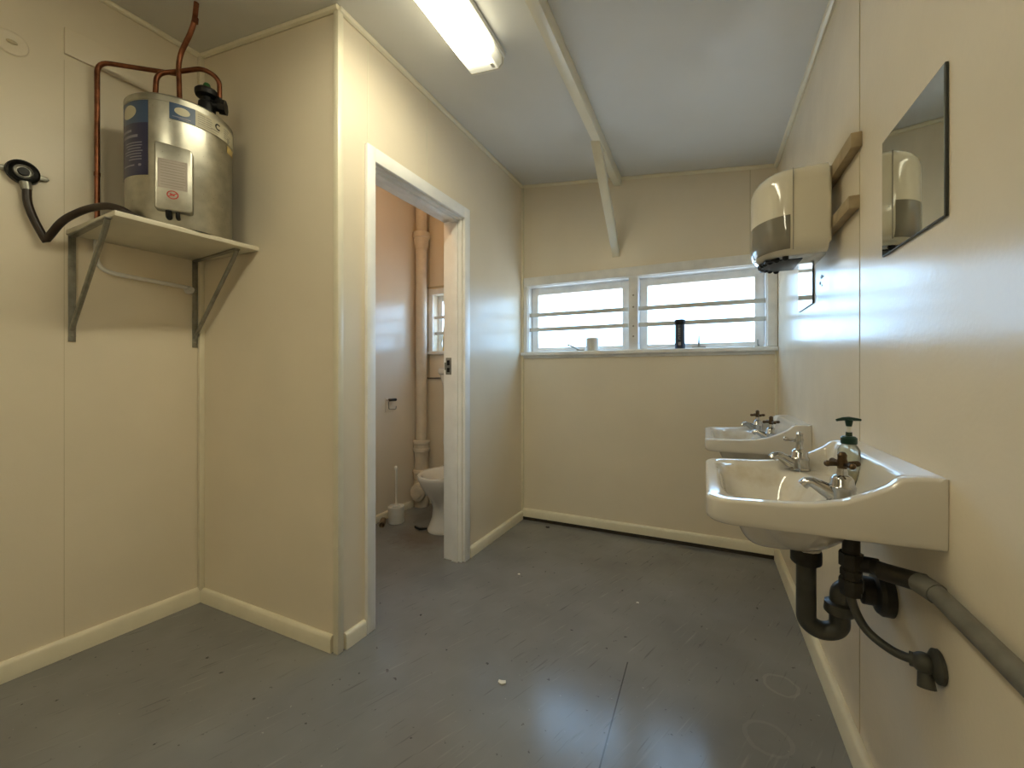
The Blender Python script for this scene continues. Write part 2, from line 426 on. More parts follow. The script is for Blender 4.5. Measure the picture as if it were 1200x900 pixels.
strip('trim_6', [(XR-e, YREAR, CZ(XR)-e), (XR-e, YB, CZ(XR)-e)], 'pale cornice strip over the basin wall')
def vstrip(name, x, y, w, z0, z1, label, rz=0, mat=M_trim):
    mm = MB(); mm.box(-w/2, w/2, -w/2, w/2, z0, z1, .003)
    return struct(mm.build(name, mat, loc=(x, y, 0), rz=rz), label, 'corner strip')
vstrip('trim_7', OL[0]+.012, 1.180, .022, .06, CZ(OL[0]+.02)-.005, 'cream strip in the corner beside the shelf')
vstrip('trim_8', -1.313, 1.193, .028, 0, CZ(-1.30)-.01, 'cream edge strip on the projecting wall corner')
vstrip('trim_9', -1.258, YB-.008, .020, .07, CZ(-1.25)-.01, 'cream strip in the corner left of the long window')
vstrip('trim_10', XR-.006, YB-.006, .016, .08, 1.26, 'cream strip in the corner right of the end wall')
# panel joints
mm = MB(); mm.box(-.001, .0012, .150, .156, 2.10, CZ(-1.3)-.02); mm.box(-.001, .0012, .550, .556, 2.07, CZ(-1.29)-.02)
struct(mm.build('trim_11', M_trim, loc=(OP[0], OP[1], 0), rz=-PP), 'thin panel joints above the doorway', 'panel joint')
mm = MB(); mm.box(XR-.0012, XR+.001, 1.467, 1.471, .09, CZ(XR)-.02)
struct(mm.build('trim_12', M_seam), 'thin upright panel joint on the basin wall', 'panel joint')
mm = MB(); mm.box(-.001, .0006, -.4675, -.4660, .075, 2.33)
struct(mm.build('trim_13', M_seam, loc=(OL[0], OL[1], 0), rz=-PL), 'thin upright panel joint under the wall board', 'panel joint')
mm = MB(); mm.box(.254, .258, YB-.0012, YB+.001, 1.84, CZ(.25)-.02)
struct(mm.build('trim_14', M_seam), 'thin upright panel joint above the window', 'panel joint')

# doorway lining: casing, jambs, head, stop, strike
door = thing('door_1', 'cream painted doorway casing opening into the toilet stall', 'doorway', (OP[0], OP[1], 0), -PP); door['kind'] = 'structure'
m = MB(); m.box(0, .018, .133, D0, 0, DH+.062, .003); m.build('casing', M_door, door)
m = MB(); m.box(0, .018, D1, .942, 0, DH+.062, .003); m.build('casing', M_door, door)
m = MB(); m.box(0, .018, D0, D1, DH, DH+.062, .003); m.build('head_casing', M_door, door)
m = MB(); m.box(-th-.015, 0, D0-.001, D0+.012, 0, DH, .002); m.build('jamb', M_door, door)
m = MB(); m.box(-th-.015, 0, D1-.012, D1+.001, 0, DH, .002); m.box(-.062, -.022, D1-.022, D1-.010, 0, DH, .002); jb = m.build('jamb', M_door, door)
m = MB(); m.box(-th-.015, 0, D0, D1, DH-.012, DH+.001, .002); m.box(-.062, -.022, D0, D1, DH-.024, DH-.010, .002); m.build('head_jamb', M_win, door)
m = MB(); m.box(-.108, -.070, D1-.016, D1-.0115, 1.10, 1.20, .001); m.box(-.116, -.106, D1-.019, D1-.0115, 1.128, 1.172, .001)
sp = m.build('strike_plate', M_steelgrey, jb, label='dull metal strike plate on the jamb')
m = MB(); m.box(-.098, -.080, D1-.0175, D1-.0155, 1.115, 1.14); m.box(-.098, -.080, D1-.0175, D1-.0155, 1.155, 1.185); m.build('latch_hole', M_black, jb)

# ------------------------------------------------------------------ LONG WINDOW
win = thing('window_1', 'long white framed window with two frosted panes and grey security bars', 'window', ((WX0+WX1)/2, YB, 0)); win['kind'] = 'structure'
ox = (WX0+WX1)/2
W = lambda x: x-ox
m = MB(); m.box(W(-1.245), W(.397), -.018, 0, WZ1, WZ1+.065, .003); m.build('head_casing', M_win, win)
m = MB(); m.box(W(-1.245), W(WX0), -.018, 0, WZ0, WZ1, .003); m.build('casing', M_win, win)
m = MB(); m.box(W(WX1), W(.397), -.018, 0, WZ0, WZ1, .003); m.build('casing', M_win, win)
m = MB(); m.box(W(-.467), W(-.405), -.010, .10, WZ0, WZ1, .003); mull = m.build('mullion', M_win, win)
m = MB()
for z in (1.36, 1.43, 1.56, 1.64): m.lathe([(0, -.0115), (.005, -.0110), (.006, -.0095)], 10, T(W(-.436), 0, z) @ rotm(PI/2, 'X') @ T(0, 0, .022))
m.build('screw_head', M_grink, mull)
m = MB(); m.box(W(-1.262), W(.397), -.040, .045, WZ0-.030, WZ0-.004, .004); m.box(W(-1.250), W(.395), -.012, .0, WZ0-.05, WZ0-.03, .002); m.build('window_sill', M_win, win)
m = MB()
m.box(W(WX0), W(WX0)+.006, -.004, .12, WZ0-.004, WZ1); m.box(W(WX1)-.006, W(WX1), -.004, .12, WZ0-.004, WZ1); m.box(W(WX0), W(WX1), -.004, .12, WZ1-.006, WZ1)
m.box(W(WX0), W(WX1), .04, .125, WZ0-.01, WZ0+.002)
m.build('lining', M_win, win)
def sash(x0, x1, st, tr, br, y=.055):
    m = MB(); dp = .038
    m.box(x0, x0+st, y, y+dp, WZ0+.004, WZ1-.008, .004); m.box(x1-st, x1, y, y+dp, WZ0+.004, WZ1-.008, .004)
    m.box(x0+st-.002, x1-st+.002, y+.001, y+dp-.001, WZ1-.008-tr, WZ1-.009, .004); m.box(x0+st-.002, x1-st+.002, y+.001, y+dp-.001, WZ0+.005, WZ0+.004+br, .004)
    s = m.build('sash', M_win, win)
    m = MB(); m.box(x0+st-.003, x1-st+.003, y+.018, y+.022, WZ0+br, WZ1-tr); m.build('pane', M_pane, s, label='frosted white window pane')
    return s
s1 = sash(W(-1.206), W(-.469), .052, .052, .030)
s2 = sash(W(-.403), W(.337), .052, .052, .030)
for (x0, x1) in ((-1.208, -.466), (-.406, .339)):
    for z in (1.440, 1.551):
        m = MB(); m.box(W(x0), W(x1), .014, .024, z-.0145, z+.0145, .002); m.build('security_bar', M_bar, win)
# window stays
m = MB(); m.tube([(W(-.905), .03, WZ0+.045), (W(-.87), .03, WZ0+.032), (W(-.82), .035, WZ0+.006)], .006, 8, fillet=.01); m.box(W(-.845), W(-.79), .03, .05, WZ0, WZ0+.012, .002)
m.ball((W(-.905), .03, WZ0+.045), .009); m.build('window_stay', M_steelgrey, win)
m = MB(); m.tube([(W(-.030), .035, WZ0+.004), (W(-.030), .035, WZ0+.085)], .005, 8, rad=[.008, .004]); m.box(W(-.07), W(.01), .03, .05, WZ0, WZ0+.01, .002); m.build('window_stay', M_steelgrey, win)
m = MB(); m.tube([(W(.30), .045, WZ0+.045), (W(.30), .045, WZ0+.012), (W(.308), .05, WZ0+.008)], .004, 8, fillet=.008); m.build('window_stay', M_steelgrey, win)
# stall window
win2 = thing('window_2', 'small white barred window inside the toilet stall', 'window', (SX0, YB, 0)); win2['kind'] = 'structure'
w_ = SX1-SX0
m = MB(); m.box(-.046, w_+.046, -.018, 0, SZ1, SZ1+.05, .003); m.build('head_casing', M_win, win2)
m = MB(); m.box(-.046, 0, -.018, 0, SZ0, SZ1, .003); m.build('casing', M_win, win2)
m = MB(); m.box(w_, w_+.046, -.018, 0, SZ0, SZ1, .003); m.build('casing', M_win, win2)
m = MB(); m.box(-.05, w_+.05, -.035, .04, SZ0-.03, SZ0-.002, .004); m.build('window_sill', M_win, win2)
m = MB(); y0 = .06
m.box(.0, .045, y0, y0+.035, SZ0, SZ1, .003); m.box(w_-.045, w_, y0, y0+.035, SZ0, SZ1, .003); m.box(.04, w_-.04, y0+.001, y0+.034, SZ1-.045, SZ1-.001, .003); m.box(.04, w_-.04, y0+.001, y0+.034, SZ0+.001, SZ0+.035, .003)
s3 = m.build('sash', M_win, win2)
m = MB(); m.box(.044, w_-.044, y0+.016, y0+.02, SZ0+.03, SZ1-.04); m.build('pane', M_pane, s3, label='frosted white window pane')
m = MB(); m.tube([(.05, .04, SZ0+.06), (.10, .045, SZ0+.30), (.075, .045, SZ1-.06)], .006, 8); m.build('window_stay', M_bar, win2)
for z in (1.45, 1.585):
    m = MB(); m.box(.003, w_-.003, .014, .024, z-.0125, z+.0125, .002); m.build('security_bar', M_bar, win2)

# ------------------------------------------------------------------ CEILING BEAM, BRACE, LAMP
tilt = math.atan(-.114)
m = MB(); m.box(-.024, .024, YREAR, YB, -.055, .004, .003)
o = m.build('ceiling_beam', M_trim); o.location = (-.540, 0, CZ(-.540)); o.rotation_euler[1] = -tilt
struct(o, 'long pale batten running along the ceiling', 'beam')
zt = CZ(-.55)-.055
p0 = Vector((-.553, 2.31, zt+.01)); p1 = Vector((-.553, YB, 1.945))
m = MB(); L = (p1-p0).length; a = math.atan2(p1.z-p0.z, p1.y-p0.y)
b = bmesh.new()
up = .035/abs(math.cos(a))
poly = [(2.285, zt+.004), (2.37, zt+.004), (YB+.001, 1.985), (YB+.001, 1.915)]
m.prism([(y, z) for y, z in poly], -.025, .025, .002, mtx=Matrix(((0, 0, 1, -.553), (1, 0, 0, 0), (0, 1, 0, 0), (0, 0, 0, 1))))
b.free()
tag(m.build('timber_brace', M_trim), 'pale painted diagonal timber brace between ceiling batten and end wall', 'brace')

lx, ly = -.862, .99
lamp = thing('ceiling_lamp', 'long lit fluorescent batten lamp on the ceiling near the doorway', 'ceiling lamp', (lx, ly, CZ(lx)), 0, 'fluorescent ceiling lamps')
lamp.rotation_euler[1] = -tilt
m = MB(); m.box(-.088, .088, -.615, .615, -.022, -.001, .003); m.build('lamp_body', M_white, lamp)
m = MB()
pr = [(-.080, -.020), (-.083, -.052), (-.066, -.072), (.066, -.072), (.083, -.052), (.080, -.020)]
m.prism([(x, z) for x, z in pr], -.600, .600, .004, mtx=Matrix(((1, 0, 0, 0), (0, 0, 1, 0), (0, 1, 0, 0), (0, 0, 0, 1))))
m.build('diffuser', M_lamp, lamp, label='glowing ribbed plastic diffuser')
for sgn in (1, -1):
    m = MB(); m.prism([(x*1.03, z*1.01) for x, z in pr], sgn*.600, sgn*.612, .003, mtx=Matrix(((1, 0, 0, 0), (0, 0, 1, 0), (0, 1, 0, 0), (0, 0, 0, 1))))
    m.box(.045, .060, sgn*.575-.012, sgn*.575+.012, -.0745, -.071, .001)
    m.build('end_cap', M_white, lamp)

# unseen copy of the lamp, added behind the viewpoint as fill light
fill_lamp = lamp.copy(); COL.objects.link(fill_lamp); fill_lamp.location = (-.862, -.85, CZ(-.862))
fill_lamp['label'] = 'unseen fluorescent fill lamp added on the ceiling behind the viewpoint'
for ch in list(lamp.children):
    c_ = ch.copy(); COL.objects.link(c_); c_.parent = fill_lamp

# ------------------------------------------------------------------ LEFT WALL: board, plate, hose, pipes, shelf, heater
RL = -PL
m = MB(); m.box(0, .012, -.467, -.012, 2.352, 2.455, .002)
tag(m.build('wall_board', M_wall, loc=LW(0, 0), rz=RL), 'cream painted flat board fixed to the wall above the water heater', 'board')
pl = thing('wall_plate', 'round cream cover plate on the wall left of the water heater', 'cover plate', LW(0, -.600, 2.303), RL)
m = MB(); m.lathe([(.042, 0), (.043, .003), (.040, .006), (.032, .007), (.028, .005), (0, .005)], 36, rotm(PI/2, 'Y')); m.build('plate', M_wall, pl)
m = MB(); m.ball((.010, 0, 0), .009, .5, 1.6, .8); m.build('centre_boss', M_seam, pl)

hs = thing('water_hose', 'dark bent rubber hose running from a black wall fitting to the shelf', 'hose', LW(0, -.575, 1.84), RL)
m = MB(); m.lathe([(0, .004), (.040, .004), (.044, .012), (.042, .026), (.036, .030), (.030, .026), (.027, .024), (.016, .026), (.014, .034), (0, .034)], 32, rotm(PI/2, 'Y')); m.build('wall_fitting', M_black, hs, label='round black wall fitting with two lugs')
m = MB(); m.lathe([(0, .0245), (.0255, .0245), (.0235, .0285), (.020, .0300), (.018, .0265), (0, .0265)], 28, rotm(PI/2, 'Y')); m.build('fitting_ring', M_steelgrey, hs)
for sg in (-1, 1):
    m = MB(); m.prism([(0, -.012), (.028, -.008), (.034, 0), (.028, .008), (0, .012)], 0, .008, .002, mtx=rotm(sg*PI/2, 'X') @ T(0, 0, .036) @ rotm(-PI/2, 'Y') if False else T(.002, 0, 0) @ Matrix(((0, 0, 1, 0), (sg, 0, 0, sg*.034), (0, 1, 0, 0), (0, 0, 0, 1))))
    m.build('lug', M_steelgrey, hs)
m = MB(); m.tube([(.022, .004, -.036), (.024, .008, -.062)], .014, 14, rad=[.016, .0145]); m.build('collar', M_steelgrey, hs)
def cr(pts, n=8):
    pts = [Vector(p) for p in pts]; q = []
    P = [pts[0]*2-pts[1]]+pts+[pts[-1]*2-pts[-2]]
    for i in range(1, len(P)-2):
        for k in range(n):
            t = k/n; a, b, c, d = P[i-1:i+3]
            q.append(.5*((2*b)+(c-a)*t+(2*a-5*b+4*c-d)*t*t+(3*b-a-3*c+d)*t**3))
    q.append(P[-2]); return q
hp = cr([(.024, .008, -.055), (.026, .010, -.11), (.030, .026, -.170), (.035, .050, -.232)])
hp2 = cr([(.035, .052, -.238), (.05, .064, -.212), (.09, .077, -.178), (.14, .093, -.154), (.20, .126, -.127), (.27, .158, -.120), (.32, .185, -.134), (.34, .22, -.156), (.33, .27, -.160)])
m = MB(); m.tube(hp+hp2, .0125, 14); m.build('hose', M_hose, hs)

# shelf
SD, SZ, ST = .43, 1.648, .018
sh = thing('wall_shelf', 'pale bracketed wall shelf carrying the water heater', 'shelf', LW(0, 0, SZ), RL)
n_ = math.tan(PL)
m = MB(); m.prism([(0.001, -.462), (SD, -.440), (SD, SD*n_-.002), (0.001, -.002)], 0, ST, .0015); m.build('shelf_board', M_shelf, sh)
for yb in (-.446, -.030):
    m = MB(); w = .0105
    m.box(0, .006, yb-w, yb+w, -.418, -.001, .001); m.box(.006, .0075, yb-w, yb-w+.003, -.40, -.001); m.box(.006, .0075, yb+w-.003, yb+w, -.40, -.001)
    for z in (-.395, -.12, -.04): m.lathe([(0, .0085), (.004, .008), (.005, .006)], 10, T(0, yb, z) @ rotm(PI/2, 'Y'))
    br = m.build('bracket', M_steelgrey, sh)
    m = MB(); m.box(.004, .392, yb-w, yb+w, -.006, -.0005, .001); m.build('arm', M_steelgrey, br)
    m = MB(); m.tube([(.006, yb, -.372), (.020, yb, -.352), (.365, yb, -.034), (.378, yb, -.018), (.386, yb, -.006)], .0085, 10, fillet=.012); m.build('diagonal_strut', M_steelgrey, br)

# drain pipe under the shelf, painted as the wall
pu = thing('painted_pipe', 'pale painted bent pipe on the wall under the shelf', 'pipe', LW(0, 0, 0), RL)
m = MB(); m.tube([(.016, -.380, 1.647), (.016, -.380, 1.525), (.016, -.060, 1.510)], .009, 12, fillet=.06); m.build('pipe_run', M_win, pu)
m = MB(); m.lathe([(0, 0), (.02, 0), (.02, .006), (.012, .03), (0, .03)], 20, T(.0, -.055, 1.503) @ rotm(PI/2, 'Y')); m.build('pipe_clip', M_win, pu)

# heater
HC = (.262, -.183); HR = .178; HZ0 = SZ+ST; HT = 2.165-HZ0
hw = LW(HC[0], HC[1], HZ0)
ht = thing('water_heater', 'galvanised cylindrical water heater standing on the wall shelf', 'water heater', hw, RL)
AC = math.atan2(-hw.y, -hw.x)+PL         # local azimuth towards the viewpoint
dg = math.radians
m = MB()
m.lathe([(0, 0), (HR-.004, 0), (HR-.002, .004), (HR-.002, HT-.03), (HR, HT-.03), (HR, HT-.008), (HR-.008, HT), (HR-.03, HT+.004), (0, HT+.008)], 96)
m.build('tank', M_heat, ht)
R0 = HR-.0018
m = MB(); m.cpatch(AC+dg(-104), AC+dg(-34), lambda t: HT-.315+.0*t, HT-.034, R0, .0008); l1 = m.build('side_label', M_navy, ht, label='dark blue label strip')
m = MB(); m.cpatch(AC+dg(-104), AC+dg(-34), HT-.118, HT-.036, R0+.0008, .0003); m.build('label_heading', M_blue, l1)
def oval(mb, a, z, wa, hz, r, th, n=28):
    b = bmesh.new(); c = b.verts.new(((r+th)*math.cos(a), (r+th)*math.sin(a), z)); prev = None
    for q in (.2, .4, .6, .8, 1):
        R = []
        for k in range(n):
            t = 2*PI*k/n; aa = a+q*wa*math.cos(t); R.append(b.verts.new(((r+th)*math.cos(aa), (r+th)*math.sin(aa), z+q*hz*math.sin(t))))
        for k in range(n):
            if prev: b.faces.new((prev[k], R[k], R[(k+1) % n], prev[(k+1) % n]))
            else: b.faces.new((c, R[k], R[(k+1) % n]))
        prev = R
    bmesh.ops.recalc_face_normals(b, faces=b.faces[:]); mb._add(b)
m = MB(); oval(m, AC+dg(-62), HT-.074, dg(13), .026, R0, .0016); m.build('logo', M_label, l1, label='pale oval logo')
m = MB(); random.seed(3)
m.cpatch(AC+dg(-78), AC+dg(-57), HT-.150, HT-.141, R0+.0008, .0003); m.cpatch(AC+dg(-86), AC+dg(-47), HT-.172, HT-.162, R0+.0008, .0003)
for k in range(7):
    z = HT-.192-.0105*k; m.cpatch(AC+dg(-72+random.random()*12), AC+dg(-43+random.random()*3), z-.0022, z+.0016, R0+.0008, .0003, 6)
m.cpatch(AC+dg(-74), AC+dg(-52), HT-.279, HT-.274, R0+.0008, .0003, 6)
oval(m, AC+dg(-44), HT-.277, dg(2.2), .005, R0, .0014)
m.build('lettering', M_palemark, l1)
m = MB(); m.cpatch(AC+dg(-12), AC+dg(13.5), HT-.092, HT-.030, R0+.0022, .0006); l2 = m.build('brand_label', M_blue, ht, label='blue label with pale oval logo')
m = MB(); oval(m, AC+dg(.5), HT-.057, dg(7.6), .0155, R0, .0036); m.build('logo', M_label, l2)
m = MB(); m.cpatch(AC+dg(-9), AC+dg(9), HT-.082, HT-.079, R0+.0028, .0003, 6); m.cpatch(AC+dg(-3), AC+dg(7), HT-.088, HT-.086, R0+.0028, .0003, 6); m.build('lettering', M_palemark, l2)
m = MB(); m.cpatch(AC+dg(13.5), AC+dg(84), HT-.092, HT-.030, R0+.0022, .0006, 24); l3 = m.build('rating_label', M_label, ht, label='cream printed rating label')
m = MB()
for k in range(5):
    z = HT-.041-.0085*k
    for a0, a1 in ((16, 23), (25, 31)):
        m.cpatch(AC+dg(a0), AC+dg(a1+random.random()*2), z-.0022, z+.0012, R0+.0028, .0003, 6)
m.cpatch(AC+dg(16), AC+dg(40), HT-.084, HT-.082, R0+.0028, .0003, 8); m.cpatch(AC+dg(31), AC+dg(42), HT-.074, HT-.070, R0+.0028, .0003, 8)
for k in range(5):
    z = HT-.041-.0085*k; m.cpatch(AC+dg(50), AC+dg(58+random.random()*9), z-.0018, z+.001, R0+.0028, .0003, 6)
m.cpatch(AC+dg(57), AC+dg(61), HT-.089, HT-.069, R0+.0028, .0003, 6)
m.build('lettering', M_grink, l3)
b = bmesh.new(); n = 26; Rr = []        # bold open ring mark
for k in range(n+1):
    t = dg(45)+dg(270)*k/n
    Rr.append([b.verts.new(((R0+.0034)*math.cos(AC+dg(40.5)+q*math.cos(t)/HR), (R0+.0034)*math.sin(AC+dg(40.5)+q*math.cos(t)/HR), HT-.053+q*math.sin(t))) for q in (.0075, .0135)])
for A, B in zip(Rr, Rr[1:]): b.faces.new((A[0], A[1], B[1], B[0]))
m = MB(); m._add(b); m.build('tick_mark', M_ink, l3, label='bold black open ring mark')
m = MB(); m.cpatch(AC+dg(57), AC+dg(76), HT-.128, HT-.098, R0+.0012, .0006); m.build('yellow_sticker', M_ylabel, ht, label='small yellow sticker')
# thermostat cover
ca = AC+dg(-7); cm = rotm(ca, 'Z')
m = MB()
m.prism([(-.056, -.118), (-.048, -.125), (.050, -.125), (.058, -.117), (.058, .108), (.050, .118), (-.050, .126), (-.056, .120)], HR-.030, HR+.024, .005, 3,
        mtx=cm @ T(0, 0, .175) @ Matrix(((0, 0, 1, 0), (1, 0, 0, 0), (0, 1, 0, 0), (0, 0, 0, 1))))
cv = m.build('thermostat_cover', M_heat, ht)
def flat(mb, y0, y1, z0, z1, off=.0245): mb.box(HR+off-.001, HR+off, y0, y1, z0, z1, mtx=cm @ T(0, 0, .175))
m = MB(); flat(m, -.046, .042, -.045, .065); m.build('warning_label', simple('pale_metal_label', (.42, .37, .33), .35, var=.05), cv)
m = MB()
for k in range(9): flat(m, -.038, .030+random.random()*.006, .052-.0105*k-.0012, .052-.0105*k+.0012, .025)
flat(m, -.043, .038, .0602, .0612, .025); flat(m, -.043, .038, -.0412, -.0402, .025); flat(m, -.0435, -.0428, -.0412, .0612, .025); flat(m, .0375, .0382, -.0412, .0612, .025)
m.build('lettering', M_grink, cv)
m = MB()
b = bmesh.new(); n = 32; Rr = []
for k in range(n):
    t = 2*PI*k/n; Rr.append([b.verts.new((HR+.0251, -.002+q*math.cos(t)*1.12, -.066+q*math.sin(t))) for q in (.0125, .0160)])
for i in range(n): b.faces.new((Rr[i][0], Rr[i][1], Rr[(i+1) % n][1], Rr[(i+1) % n][0]))
m._add(b, cm @ T(0, 0, .175))
m.box(HR+.0242, HR+.0251, -.014, .014, -.0015, .0015, mtx=cm @ T(0, 0, .175) @ T(0, -.002, -.066) @ rotm(dg(28), 'X'))
m.box(HR+.0242, HR+.0250, -.009, .006, -.003, .003, mtx=cm @ T(0, 0, .175) @ T(0, -.002, -.066) @ rotm(dg(-20), 'X'))
m.build('prohibition_sign', M_red, cv, label='red crossed-out circle sign')
m = MB(); m.tube([(HR-.01, -.015, .03), (HR+.012, -.015, .03), (HR+.014, -.015, .0505)], .010, 10, fillet=.01); m.tube([(HR-.01, .012, .03), (HR+.012, .012, .03), (HR+.014, .012, .048)], .007, 10, fillet=.01)
m.bm.transform(cm); m.build('cable_gland', M_black, ht)
# relief valve on the tank top
vx, vy = .070, .062
m = MB(); z = HT+.004
m.lathe([(0, 0), (.020, 0), (.020, .03), (.030, .034), (.032, .052), (.030, .074), (.022, .080), (.022, .096), (.040, .102), (.043, .112), (.043, .122), (.036, .130), (.016, .134), (0, .134)], 24, T(vx, vy, z))
m.tube([(vx, vy, z+.070), (vx+.040, vy+.045, z+.070)], .020, 14); m.lathe([(0, 0), (.030, 0), (.030, .024), (0, .024)], 8, T(vx+.030, vy+.034, z+.070) @ rotm(dg(48), 'Z') @ rotm(PI/2, 'Y'))
m.tube([(vx+.02, vy+.022, z+.070), (vx+.032, vy+.036, z+.105)], .014, 12)
va = m.build('relief_valve', M_black, ht, label='black relief valve')
m = MB(); m.lathe([(.013, 0), (.013, .020), (.010, .026), (0, .026)], 14, T(vx, vy, z+.132)); m.build('valve_cap', M_green, va, label='green valve cap')

# copper pipework (fixed to the wall)
cp = thing('copper_pipe', 'copper supply pipe with riser on the wall looping over the water heater', 'pipe', LW(0, 0, 0), RL)
m = MB(); m.tube([(.040, -.383, SZ+ST+.002), (.040, -.383, 2.362), (.195, -.228, 2.362), (.245, -.190, 2.358)], .0088, 14, fillet=.045, cap=True); m.build('pipe_run', M_copper, cp)
m = MB(); m.tube([(.190, -.250, HZ0+HT+.004), (.196, -.245, 2.345), (.250, -.195, 2.362), (.345, -.140, 2.376), (.372, -.092, 2.352), (.366, -.088, 2.275)], .0092, 14, fillet=.05); m.build('pipe_loop', M_copper, cp)
for pth in ([(.04, -.383, 1.90), (.04, -.383, 1.915)],):
    m = MB(); m.tube(pth, .0105, 14); m.build('pipe_joint', M_copper, cp)
c2 = thing('copper_pipe', 'copper pipe rising from the water heater top through the ceiling', 'pipe', LW(0, 0, 0), RL)
m = MB(); m.tube([(.262, -.188, HZ0+HT+.006), (.262, -.195, 2.415), (.352, -.175, 2.525), (.370, -.172, 2.64)], .0092, 14, fillet=.05); m.build('pipe_run', M_copper, c2)
m = MB(); m.tube([(.357, -.1745, 2.535), (.360, -.174, 2.555)], .0112, 14); m.build('pipe_joint', M_copper, c2)

# ------------------------------------------------------------------ BASINS
BW, BS = .25, .393     # half width (along wall), projection
def sm(t): t = max(0, min(1, t)); return t*t*(3-2*t)
def side_h(s):
    P = [(0, .138), (.045, .136), (.058, .131), (.080, .115), (.11, .097), (.15, .078), (.20, .066), (.25, .0610), (.35, .0570), (.40, .0550)]
    for (a, x), (b, y) in zip(P, P[1:]):
        if s <= b: t = (s-a)/(b-a); return x+(y-x)*t
    return P[-1][1]
RC = .055
def hwid(s):
    if s <= BS-RC: return BW
    q = s-(BS-RC); return BW-RC+math.sqrt(max(0, RC*RC-q*q*.98))-.0
def edge_dist(s, y):
    a = BW-abs(y); f = BS-s
    if s > BS-RC and abs(y) > BW-RC:
        return RC-math.hypot(s-(BS-RC), abs(y)-(BW-RC))
    return min(a, f)
def top_h(s, y):
    e = edge_dist(s, y); r = side_h(s)
    deck = .049
    # bowl
    cs, rs, ry = .250, .122, .208
    q = (abs((s-cs)/rs)**3.2+abs(y/ry)**3.2)**(1/3.2)
    bowl = deck if q >= 1 else deck-.125*sm((1-q)/.62)**.9
    inner = bowl
    # side and front rim
    w0, w1 = .026, .052
    k = 1-sm((e-w0)/(w1-w0))
    if s < .20 and BS-s > .06:
        kk = 1-sm((BW-abs(y)-.024)/.028); k = kk
    z = inner*(1-k)+r*k
    # back upstand
    ub = 1-sm((s-.050)/.030); zb = .138-.08*s
    z = max(z, z*(1-ub)+zb*ub)
    # rounded outer edge
    f = .008
    if e < f and s > .004: z -= f-math.sqrt(max(0, f*f-(f-e)**2))
    return z
def bot_h(s, y):
    cs, rs, ry = .200, .150, .215
    q = math.hypot((s-cs)/rs, y/ry)
    base = .006+.004*(s/BS)*-1
    if q >= 1: return base
    return base-.108*(1-q**2.2)
def basin_mesh():
    b = bmesh.new()
    ss = [0, .004]+[.004+i*(BS-RC-.004)/52 for i in range(1, 53)]+[BS-RC+RC*math.sin(PI/2*i/14) for i in range(1, 15)]
    N = 84
    ts = [-1, -.9985, -.994, -.986, -.976]+[-.964+1.928*i/N for i in range(N+1)]+[.976, .986, .994, .9985, 1]
    up, dn = [], []
    for s in ss:
        h = hwid(s)
        up.append([b.verts.new((-s, t*h, top_h(s, t*h))) for t in ts])
        inset = .0
        dn.append([b.verts.new((-s*.985, t*h*.985, min(bot_h(s, t*h), top_h(s, t*h)-.016 if edge_dist(s, t*h) > .04 else 9))) for t in ts])
    n, mth = len(ss), len(ts)
    for i in range(n-1):
        for j in range(mth-1):
            b.faces.new((up[i][j], up[i][j+1], up[i+1][j+1], up[i+1][j])); b.faces.new((dn[i][j], dn[i+1][j], dn[i+1][j+1], dn[i][j+1]))
    loop = [(i, 0) for i in range(n)]+[(n-1, j) for j in range(1, mth)]+[(i, mth-1) for i in range(n-2, -1, -1)]+[(0, j) for j in range(mth-2, 0, -1)]
    # apron in three rows so that its lower edge is rounded
    rows = [[up[i][j] for i, j in loop]]
    for fz, fi in ((.012, 1.0), (.004, .995)):
        rows.append([b.verts.new((up[i][j].co.x*fi, up[i][j].co.y*fi, bot_h(ss[i], 9)+fz)) for i, j in loop])
    rows.append([dn[i][j] for i, j in loop])
    for A, B in zip(rows, rows[1:]):
        for k in range(len(loop)):
            k2 = (k+1) % len(loop); b.faces.new((A[k], A[k2], B[k2], B[k]))
    bmesh.ops.recalc_face_normals(b, faces=b.faces[:])
    return b
def make_tap(parent, s, y, yaw, handle_mat, lever):
    zd = .050
    m = MB(); M = T(-s, y, zd)
    m.lathe([(0, 0), (.027, 0), (.027, .004), (.0235, .007), (.0235, .028), (.0245, .030), (.0245, .036), (.0215, .040), (.0205, .052), (.015, .059), (.010, .061), (.0085, .076), (0, .076)], 28, M)
    tap = m.build('tap', M_chrome, parent)
    m = MB(); ds = [(-.006, .016, .0185), (-.024, .022, .0165), (-.040, .032, .0135), (-.052, .038, .0115), (-.062, .037, .0110), (-.069, .029, .0115)]
    c, sn = math.cos(yaw), math.sin(yaw)
    pts = [(-s+d*c, y+d*sn, zd+z) for d, z, r in ds]
    m.tube(pts, .01, 16, rad=[r for d, z, r in ds]); m.build('spout', M_chrome, tap)
    m = MB(); zt = zd+.084
    m.lathe([(0, -.012), (.008, -.012), (.010, -.004), (.011, .004), (.008, .012), (.009, .020), (.005, .026), (0, .027)], 16, T(-s, y, zt))
    for k in range(4):
        if lever and k != 0: continue
        a = yaw*0+dg(20)+k*PI/2 if not lever else dg(150)
        L = .030 if not lever else .036
        m.tube([(-s+.006*math.cos(a), y+.006*math.sin(a), zt), (-s+L*.7*math.cos(a), y+L*.7*math.sin(a), zt+.001), (-s+L*math.cos(a), y+L*math.sin(a), zt+.001)], .005, 10, rad=[.0045, .0055, .0065])
        m.ball((-s+L*math.cos(a), y+L*math.sin(a), zt+.001), .0066)
    m.build('tap_handle', handle_mat, tap)
